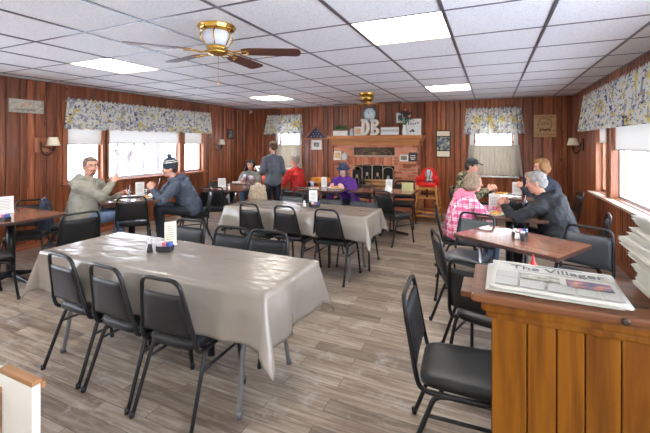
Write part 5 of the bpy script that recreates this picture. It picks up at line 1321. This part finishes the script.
    if drape:   # shawl over shoulders and arms
        mb = MB()
        for s_ in (-1,1):
            ecap(mb, [neck+V((s_*.05,-.02,-.0)), sh[s_]+V((s_*.02,0,-.02)), (sh[s_]+el[s_])/2+V((s_*.03,.0,-.05)), el[s_]+V((s_*.05,-.02,-.10)), el[s_]+V((s_*.04,-.02,-.26))], [(.06,.08),(.10,.10),(.10,.13),(.08,.14),(.05,.11)], (1,0,0), 14)
        ecap(mb, [neck+V((0,-.06,0)), chest+V((0,-.09,0)), pel+V((0,-.10,.05))], [(.13,.06),(.20,.07),(.21,.07)], (1,0,0), 16)
        remesh_obj('shawl', mb, jk if not isinstance(jk, list) else jk[0], .012, .03, 9, parent=body, seed=6, stretch=(1.4,1.4,.6))
    # ---- hair
    mb = MB()
    def hb(x,y,z,r): mb.sphere(H(x,y,z), r, 16, R=Rh)
    if hair in ('short','grey','bob','long','wavy','updo'):
        hb(0,-.026,.044,(.084,.094,.086)); hb(0,-.055,.0,(.078,.062,.075)); hb(0,.035,.092,(.055,.045,.028))
        for s_ in (-1,1): hb(s_*.066,-.01,.035,(.018,.05,.045))
    if hair in ('bob','wavy'):
        hb(0,-.05,-.03,(.095,.07,.09)); 
        for s_ in (-1,1): hb(s_*.075,-.005,.0,(.03,.055,.085)); hb(s_*.07,-.02,-.06,(.032,.05,.05))
    if hair == 'long':
        hb(0,-.05,-.06,(.10,.065,.13)); hb(0,.05,.075,(.062,.035,.03))
        for s_ in (-1,1): hb(s_*.092,-.01,-.02,(.036,.055,.10)); hb(s_*.105,-.01,-.12,(.045,.05,.085))
    if hair == 'updo': hb(0,-.085,.045,(.055,.045,.05))
    if hair == 'bald': 
        hb(0,-.035,.0,(.081,.078,.06))
    cut = remesh_obj('hair', mb, hm, .008, .014 if hair in ('wavy','bob','grey') else .007, 26, parent=body, seed=5, smooth=1)
    # keep hair off the face
    inv = iR
    bm = bmesh.new(); bm.from_mesh(cut.data); kill = []
    for v in bm.verts:
        q = inv@(v.co-hd); lim = .072 if hair == 'long' else .078
        if q.y > .055 and q.z < .062 and abs(q.x) < .066: kill.append(v)
    bmesh.ops.delete(bm, geom=kill, context='VERTS'); bm.to_mesh(cut.data); bm.free()
    if hat == 'cap':
        mb = MB(); hbm = hatmat or M['ink']; mb.sphere(H(0,-.015,.065), (.086,.10,.075), 18, R=Rh)
        ecap(mb, [H(0,.07,.062), H(0,.115,.058), H(0,.155,.048)], [(.065,.008),(.062,.007),(.045,.006)], Rh@V((1,0,0)), 12)
        remesh_obj('cap', mb, hbm, .007, 0, parent=body, smooth=1)
    if hat == 'beanie':
        mb = MB(); mb.sphere(H(0,-.02,.075), (.088,.102,.088), 18, R=Rh); ecap(mb, [H(0,-.02,.035), H(0,-.02,.075)], [(.092,.106),(.092,.106)], Rh@V((1,0,0)), 18)
        def zb(c, n_):
            q = iR@(c-hd); z = q.z; return 1 if (.082 < z < .094 or .108 < z < .118) else 0
        bo = remesh_obj('beanie', mb, [hatmat or M['ink'], M['paper']], .007, .004, 40, parent=body, zone=zb, smooth=1)
        mb = MB(); rl = random.Random(1)
        for k in range(26): d = V((rl.gauss(0,1),rl.gauss(0,1),rl.gauss(0,1))).normalized()*.02; mb.sphere(H(0,-.02,.180)+d, .015, 7)
        mb.build('pompom', simple('pompom', srgb(70,80,96), .9), bo)
    if hat == 'bucket':
        mb = MB(); T = Matrix.Translation(hd) @ Rh.to_4x4(); mb.lathe([(.15,.028),(.148,.036),(.098,.062),(.092,.075),(.086,.13),(.07,.148),(.0,.152),(.0,.146),(.066,.142),(.082,.126),(.086,.07),(.094,.056),(.142,.030)], (0,-.015,0), 28, T=T, cap=False); mb.build('hat', hatmat or M['navy'], body)
    if glasses:
        mb = MB()
        for s_ in (-1,1):
            mb.tube([H(s_*.031+.022*math.cos(a), .095, .006+.017*math.sin(a)) for a in [2*PI*i/14 for i in range(15)]], .0018, 5); mb.tube([H(s_*.053,.095,.01), H(s_*.078,.01,.008)], .0018, 5)
        mb.tube([H(-.009,.096,.01), H(.009,.096,.01)], .0018, 5); mb.build('glasses', M['glass_lens'], body)
    return body, dict(hd=hd, wr=wr, hdir=hdir, neck=neck, sh=sh)
G = lambda nm, c, **k: simple(nm, srgb(*c), .75, var=.12, scale=14, bump=.25, bscale=120, **k)
denim = G('denim', (82,100,126)); black_j = G('black_jacket', (34,37,42)); bluegrey = G('blue_grey_top', (72,82,98)); darkp = G('dark_trousers', (28,34,44))
def P_(*a, **k): return person(*a, **k)
# bearded man in hoodie
P_('heavyset bearded man with glasses in a grey olive hoodie, hand raised to his chin', (-5.27,3.36,0), .62,.78, lean=.18, head_yaw=-1.15, head_pitch=.0, hands={1:(.04,.34,.93), -1:(-.08,.42,.75)}, top=G('grey_olive_hoodie', (138,136,124)), bottom=denim, skinc=(206,150,130), hairc=(120,106,94), hair='short', fat=1.32, glasses=True, beard=True, hood=True, twist=-.5, elbows_out=.35, scale=1.12, sit=.46)
# beanie man
P_('man in a striped pompom beanie and slate blue hoodie leaning over the table', (-4.49,4.62,0), -.66,-.75, lean=.48, slouch=.22, head_yaw=0.05, head_pitch=.12, hands={1:(.07,.52,.80), -1:(-.10,.50,.78)}, top=bluegrey, bottom=darkp, skinc=(212,160,140), hairc=(60,50,44), hat='beanie', hatmat=G('beanie_navy', (48,58,74)), hood=True, fat=1.12, elbows_out=.8, scale=1.13, sit=.45)
# dark haired woman
P_('woman with long dark hair in a grey green top in the back left corner', (-5.08,7.12,0), .40,-.90, lean=.12, head_yaw=0.0, head_pitch=.2, hands={1:(.14,.38,.82), -1:(-.12,.38,.84)}, top=G('grey_green', (112,116,110)), bottom=denim, skinc=(216,160,138), hairc=(30,26,26), hair='long', female=True, slouch=.15, scale=.95, sit=.5)
# standing woman seen from behind
P_('standing woman with pinned up brown hair in a grey jacket, seen from behind', (-3.99,6.34,0), -.80,.60, lean=.06, head_yaw=.25, head_pitch=.15, hands={1:(.22,.26,1.02), -1:(-.30,.20,1.14)}, top=G('grey_jacket', (92,98,108)), bottom=darkp, skinc=(206,150,126), hairc=(96,66,46), hair='updo', stand=True, female=True, elbows_out=.25, scale=.95)
# red jacket
P_('grey haired person in a red jacket seated behind the standing woman', (-3.78,7.02,0), -1,.12, lean=.22, head_yaw=.1, head_pitch=.2, hands={1:(.1,.42,.80), -1:(-.1,.42,.80)}, top=G('red_jacket', (196,40,36)), bottom=G('grey_trousers', (84,80,78)), skinc=(206,150,130), hairc=(150,140,130), hair='short', fat=1.1)
# purple
P_('woman in a dark blue bucket hat and purple wrap near the fireplace', (-2.56,6.72,0), -.2,-.98, lean=.2, head_yaw=.45, head_pitch=.18, hands={1:(.14,.40,.84), -1:(-.16,.38,.84)}, top=G('purple_wrap', (98,46,146)), bottom=darkp, skinc=(226,182,166), hairc=(110,96,88), hair='bob', hat='bucket', hatmat=G('bucket_hat', (52,60,92)), female=True, drape=True, slouch=.18, fat=1.2, scale=.92, sit=.52)
# pink plaid
_, PINK = P_('person with short grey blond hair in a pink plaid shirt, seen from behind', (-.38,4.80,0), .97,.24, lean=.30, slouch=.22, head_yaw=.05, head_pitch=.15, hands={1:(.05,.50,.84), -1:(-.12,.52,.86)}, top=M['plaid'], bottom=denim, skinc=(216,160,140), hairc=(150,130,110), hair='bob', female=True, fat=1.22, hood=False, elbows_out=.8, scale=.94)
# camo
P_('man in a black cap and camouflage jacket against the back curtain', (-.42,6.70,0), .96,-.28, lean=.2, slouch=.1, head_yaw=.1, head_pitch=.12, hands={1:(.10,.40,.82), -1:(-.08,.42,.82)}, top=M['camo'], bottom=darkp, skinc=(214,160,136), hairc=(70,60,50), hair='short', hat='cap', hatmat=G('cap_dark', (40,44,52)), fat=1.35, hood=True, scale=1.04, sit=.5)
# blue woman
P_('woman with light brown hair in a dark blue jacket at the far right table', (.90,6.84,0), -.95,-.1, lean=.28, slouch=.1, head_yaw=.1, head_pitch=.22, hands={1:(.04,.36,.98), -1:(-.06,.44,.84)}, top=G('navy_jacket', (36,42,58)), bottom=darkp, skinc=(214,160,136), hairc=(150,108,66), hair='bob', female=True, elbows_out=.6, scale=1.06, sit=.5, fat=1.15)
# black jacket
P_('grey haired man in a black hooded jacket hunched over the table, back to the camera', (.70,4.82,0), -.97,.26, lean=.26, slouch=.42, head_yaw=.1, head_pitch=.25, hands={1:(.10,.54,.84), -1:(-.14,.54,.84)}, top=black_j, bottom=darkp, skinc=(206,150,128), hairc=(150,148,144), hair='grey', fat=1.22, hood=True, elbows_out=.9, scale=1.04, sit=.48)
# pink hood: separate child look
pk = [o for o in bpy.data.objects if o.get('label','').startswith('person with short grey blond')][0]
mb = MB(); nk = PINK['neck']+V((0,-.01,.0))
for a, b2 in (((0,-.09,.02),(.13,.06,.07)),((0,-.14,-.04),(.12,.05,.08)),((.09,-.02,.02),(.045,.08,.035)),((-.09,-.02,.02),(.045,.08,.035))): mb.sphere(nk+V(a), b2, 12)
remesh_obj('hood', mb, G('pink_hood', (236,130,160)), .012, .01, 9, parent=pk)
# held things
mb = MB(); mb.obox((0,0,0),(.11,.18,.004), Matrix.Rotation(.5,3,'X')); mb.obox((.01,.0,-.006),(.12,.19,.004), Matrix.Rotation(.5,3,'X'))
tag(mb.build('paper_menu', M['paper'], None, (-4.20,6.14,1.10), face_rot(-.8,.6)), 'white papers held by the standing woman', 'paper')
mb = MB(); mb.tube([(0,0,0),(.02,.03,.14)], .006, 8); tag(mb.build('table_knife', M['chrome'], None, (-4.80,4.24,.90), 0), 'shiny utensil in the hand of the man in the beanie', 'utensil')
# coats
mb = MB(); ecap(mb, [(-.10,0,.46),(-.12,.0,.30),(-.13,.01,.10)], [(.10,.06),(.13,.09),(.12,.09)], (1,0,0), 14); ecap(mb, [(.10,0,.46),(.12,.0,.30),(.13,.01,.12)], [(.10,.06),(.12,.09),(.11,.08)], (1,0,0), 14); ecap(mb, [(-.15,0,.44),(0,.0,.49),(.15,0,.44)], [(.06,.05),(.07,.05),(.06,.05)], (0,1,0), 12); ecap(mb, [(0,0,.44),(0,.0,.28),(0,.01,.14)], [(.16,.06),(.17,.07),(.17,.07)], (1,0,0), 14)
coat = remesh_obj('coat', mb, M['cream_fur'], .012, .025, 9); coat.scale = (.7,.8,.95); coat.location = (-3.90,5.67,.36); coat.rotation_euler[2] = face_rot(-.4,.9); tag(coat, 'cream coat hung over the chair in front of the standing woman', 'coat')
c2 = coat.copy(); c2.data = coat.data.copy(); c2.data.materials[0] = G('navy_coat', (30,38,56)); col.objects.link(c2); c2.location = (-5.44,2.98,.34); c2.rotation_euler[2] = face_rot(.6,.8); c2.name = 'coat'; tag(c2, 'dark blue coat hung over the chair back behind the bearded man', 'coat')
mb = MB(); ecap(mb, [(0,0,.10),(0,0,.24),(0,0,.36)], [(.12,.09),(.15,.10),(.10,.06)], (1,0,0), 14)
bag = remesh_obj('handbag', mb, G('silver_bag', (120,120,124)), .01, .02, 12); bag.location = (-4.98,6.25,.12); tag(bag, 'silver and black bag on the stool before the back left table', 'bag')
st = MB(); st.tube(bez([(-.08,0,.34),(-.06,0,.46),(.06,0,.46),(.08,0,.34)],5), .008, 6); st.build('handle', M['ink'], bag)
t = thing('stool', 'low black stool carrying the silver bag', 'stool', (-4.98,6.25,0))
mb = MB(); mb.lathe([(.14,.17),(.15,.18),(.15,.20),(.13,.21)], n=20); mb.build('seat', M['vinyl'], t)
for k in range(4): mb = MB(); a = k*PI/2+PI/4; mb.tube([(.11*math.cos(a),.11*math.sin(a),.17),(.15*math.cos(a),.15*math.sin(a),0)], .011, 7); mb.build('leg', M['black_metal'], t)
t = thing('folded_blanket', 'amber orange cloth folded on a small stand left of the purple wrap woman', 'cloth', (-3.28,7.05,.80))
mb = MB(); mb.box((-.20,-.12,0),(.20,.12,.04),.018); mb.box((-.18,-.11,.04),(.19,.12,.07),.014); mb.build('cloth', M['amber'], t)
t = thing('side_stand', 'small wooden stand under the amber cloth', 'stand', (-3.28,7.05,0))
mb = MB(); mb.box((-.24,-.15,.77),(.24,.15,.797),.004); mb.build('top', M['highchair'], t)
for sx in (-1,1):
    for sy in (-1,1): mb = MB(); mb.tube([(sx*.2,sy*.12,.77),(sx*.21,sy*.13,0)], .016, 8); mb.build('leg', M['highchair'], t)

# ------------------------------------------------------------------ camera, light, view
cam = bpy.data.objects.new('camera', bpy.data.cameras.new('camera')); col.objects.link(cam)
cam.location = (0,0,1.6); th = math.atan(166.5/370); cam.rotation_euler = (PI/2,0,th)
cam.data.sensor_width = 36; cam.data.lens = 370/650*36; cam.data.shift_y = -73.5/650; cam.data.clip_start = .05
bpy.context.scene.camera = cam
w = bpy.data.worlds.new('overcast_sky'); bpy.context.scene.world = w; w.use_nodes = True; nt = w.node_tree; bg = nt.nodes['Background']
tc = nt.nodes.new('ShaderNodeTexCoord'); sp = nt.nodes.new('ShaderNodeSeparateXYZ'); L(nt, tc.outputs['Generated'], sp.inputs[0])
L(nt, ramp(nt, sp.outputs['Z'], [(.0, srgb(236,238,242)), (.5, srgb(216,226,242))]), bg.inputs['Color']); bg.inputs['Strength'].default_value = SKY
sc = bpy.context.scene
sc.view_settings.view_transform = 'Standard'; sc.view_settings.look = 'None'; sc.view_settings.gamma = 1; sc.view_settings.use_curve_mapping = False
sc.view_settings.exposure = EXPO
